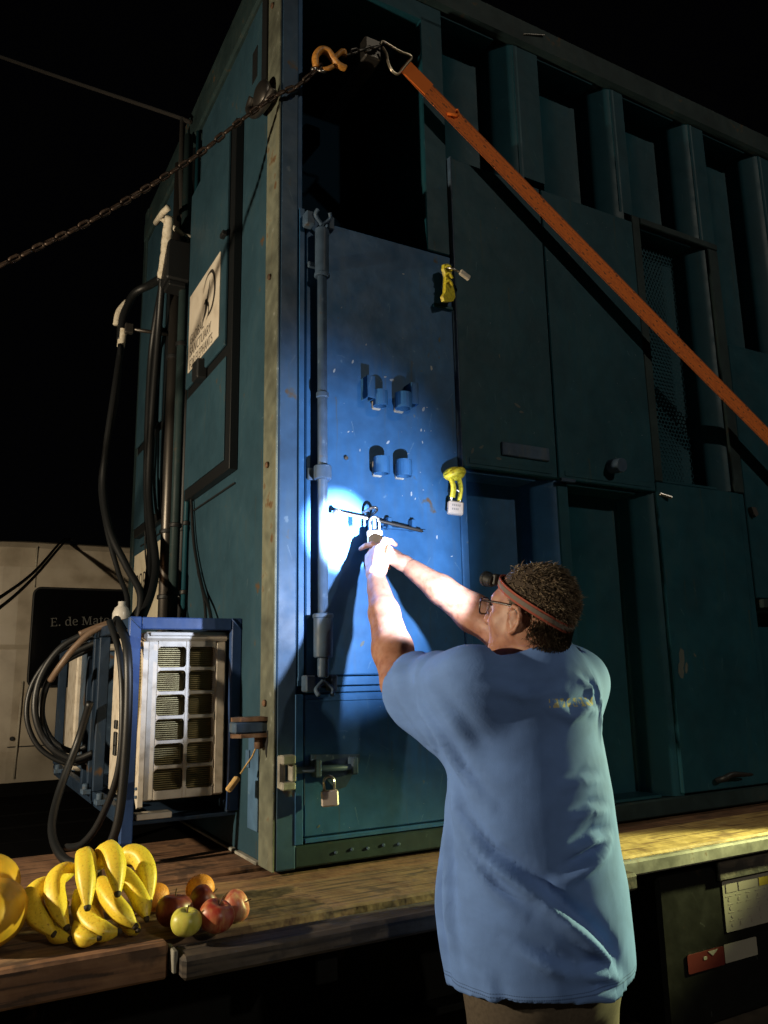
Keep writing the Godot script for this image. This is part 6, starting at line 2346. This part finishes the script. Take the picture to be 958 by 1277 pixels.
# folds as polylines on the unrolled shirt: (angle around the body in metres at the surface, height)
func folds() -> Array:
	var S := func(a: float, y: float) -> Vector2: return Vector2(deg_to_rad(a) * 0.22, y)
	# angle is measured from the side that faces the camera, growing to the right
	return [
		[[S.call(-55, 1.40), S.call(-42, 1.29), S.call(-24, 1.20), S.call(2, 1.13), S.call(26, 1.05), S.call(50, 0.98)], 0.016, 0.014],
		[[S.call(-48, 1.30), S.call(-38, 1.22), S.call(-22, 1.14), S.call(-6, 1.09)], 0.012, 0.008],
		[[S.call(22, 1.205), S.call(45, 1.225), S.call(75, 1.22)], 0.012, 0.011],
		[[S.call(16, 1.150), S.call(42, 1.180), S.call(70, 1.205)], 0.014, 0.013],
		[[S.call(20, 1.275), S.call(45, 1.29), S.call(70, 1.28)], 0.010, 0.007],
		[[S.call(18, 1.345), S.call(40, 1.355), S.call(66, 1.35)], 0.010, 0.005],
		[[S.call(8, 1.10), S.call(30, 1.045), S.call(52, 0.975), S.call(64, 0.94)], 0.016, 0.014],
		[[S.call(24, 0.965), S.call(44, 0.955), S.call(70, 0.915)], 0.014, 0.011],
		[[S.call(30, 0.92), S.call(52, 0.905), S.call(72, 0.89)], 0.012, 0.007],
		[[S.call(-14, 1.03), S.call(8, 0.985), S.call(26, 0.96)], 0.014, 0.008],
		[[S.call(-62, 1.34), S.call(-60, 1.20), S.call(-54, 1.06), S.call(-50, 0.92)], 0.014, 0.009],
		[[S.call(-78, 1.34), S.call(-74, 1.18), S.call(-70, 1.00), S.call(-70, 0.86)], 0.014, 0.010],
		[[S.call(-30, 0.98), S.call(-26, 0.90), S.call(-24, 0.84)], 0.016, 0.005],
		[[S.call(10, 1.53), S.call(32, 1.50), S.call(50, 1.515), S.call(70, 1.50)], 0.014, 0.009],
		[[S.call(-20, 1.58), S.call(2, 1.545), S.call(28, 1.56)], 0.012, 0.006],
		[[S.call(62, 1.60), S.call(74, 1.52), S.call(80, 1.42)], 0.012, 0.007],
		[[S.call(40, 1.585), S.call(56, 1.56), S.call(66, 1.50)], 0.010, 0.006],
		[[S.call(-60, 1.57), S.call(-46, 1.46), S.call(-38, 1.38), S.call(-20, 1.31)], 0.012, 0.009],
		[[S.call(-44, 1.60), S.call(-32, 1.50), S.call(-26, 1.42)], 0.014, 0.006],
	]

func shirt_uv(p: Vector3) -> Vector2:
	# unrolled round the trunk, zero toward the camera's side
	var a := atan2(p.z - 0.695, p.x - 0.405)
	var rel := wrapf(2.30 - a, -PI, PI)
	return Vector2(rel * 0.22, p.y)

func shirt_shift(p: Vector3, n: Vector3) -> float:
	var s := shirt_uv(p)
	var d := 0.0
	for f in shirt_folds:
		var pts: Array = f[0]
		var best := 1e9
		var side := 0.0
		var along := 0.0
		for i in pts.size() - 1:
			var a: Vector2 = pts[i]
			var ab: Vector2 = pts[i + 1] - a
			var t := clampf((s - a).dot(ab) / ab.length_squared(), 0.0, 1.0)
			var q := s - a - ab * t
			var l := q.length()
			if l < best:
				best = l
				side = signf(ab.cross(q))
				along = (i + t) / (pts.size() - 1)
		var w: float = f[1]
		if best < w * 4.0:
			var x := best * side / w
			var fade := sin(PI * clampf(along, 0.04, 0.96))
			d += 1.5 * f[2] * fade * (exp(-x * x) - 0.75 * exp(-pow(x - 1.7, 2) * 0.8))
	# soft broad unevenness, and creases on the sleeves
	d += 0.0035 * cloth_noise.get_noise_3d(p.x * 100.0, p.y * 60.0, p.z * 100.0)
	if p.z < 0.66 and p.y > 1.42:
		d += 0.005 * sin((p.z * 62.0 + p.y * 30.0) + 2.0 * cloth_noise.get_noise_3d(p.x * 60.0, p.y * 60.0, p.z * 60.0))
	return d

var cloth_noise := FastNoiseLite.new()

func shirt_material() -> StandardMaterial3D:
	var m := plain(Color.WHITE, 0.85)
	var w := 1024
	var h := 1024
	var n1 := noise(0.012, 151, 4).get_seamless_image(w, h)
	var im := Image.create(w, h, false, Image.FORMAT_RGB8)
	var base := lin(0.145, 0.265, 0.60)
	var ink := lin(0.55, 0.47, 0.22)
	for y in h:
		for x in w:
			var u := (float(x) / w - 0.5) * 1.4
			var v := 1.75 - float(y) / h
			var k := 0.90 + 0.12 * (n1.get_pixel(x, y).r - 0.5) + 0.05 * (1.0 if (x + y) % 2 == 0 else 0.0) + 0.05
			var col := Color(base.r * k, base.g * k, base.b * k)
			# small worn print between the shoulders
			if v > 1.520 and v < 1.540 and u > 0.06 and u < 0.225:
				var q := n1.get_pixel((x * 7) % w, (y * 5) % h).r
				var letter := fmod(u * 100.0, 2.3) < 1.6
				if letter and q > 0.46:
					col = col.lerp(ink, 0.85)
			# double row of stitches above the hem
			if (absf(v - 0.919) < 0.0011 or absf(v - 0.926) < 0.0011) and (x % 4) < 3:
				col = Color(col.r * 0.72, col.g * 0.72, col.b * 0.72)
			im.set_pixel(x, y, col)
	m.albedo_texture = ImageTexture.create_from_image(im)
	m.uv1_scale = Vector3(1.0 / 1.4, -1.0, 1)
	m.uv1_offset = Vector3(0.5, 1.75, 0)
	m.metallic_specular = 0.2
	m.normal_enabled = true
	m.normal_texture = noise_tex(noise(0.42, 155, 1), [], [], 1024, true, 3.0)
	m.normal_scale = 0.07
	return m

func skin() -> StandardMaterial3D:
	var m := tri(plain(Color.WHITE, 0.5), Vector3.ONE * 6.0)
	m.albedo_texture = noise_tex(noise(0.02, 161, 5), [0.0, 0.35, 0.6, 1.0], [lin(0.21, 0.080, 0.048), lin(0.32, 0.145, 0.092), lin(0.38, 0.19, 0.125), lin(0.42, 0.235, 0.165)], 256)
	m.subsurf_scatter_enabled = true
	m.subsurf_scatter_strength = 0.15
	return m
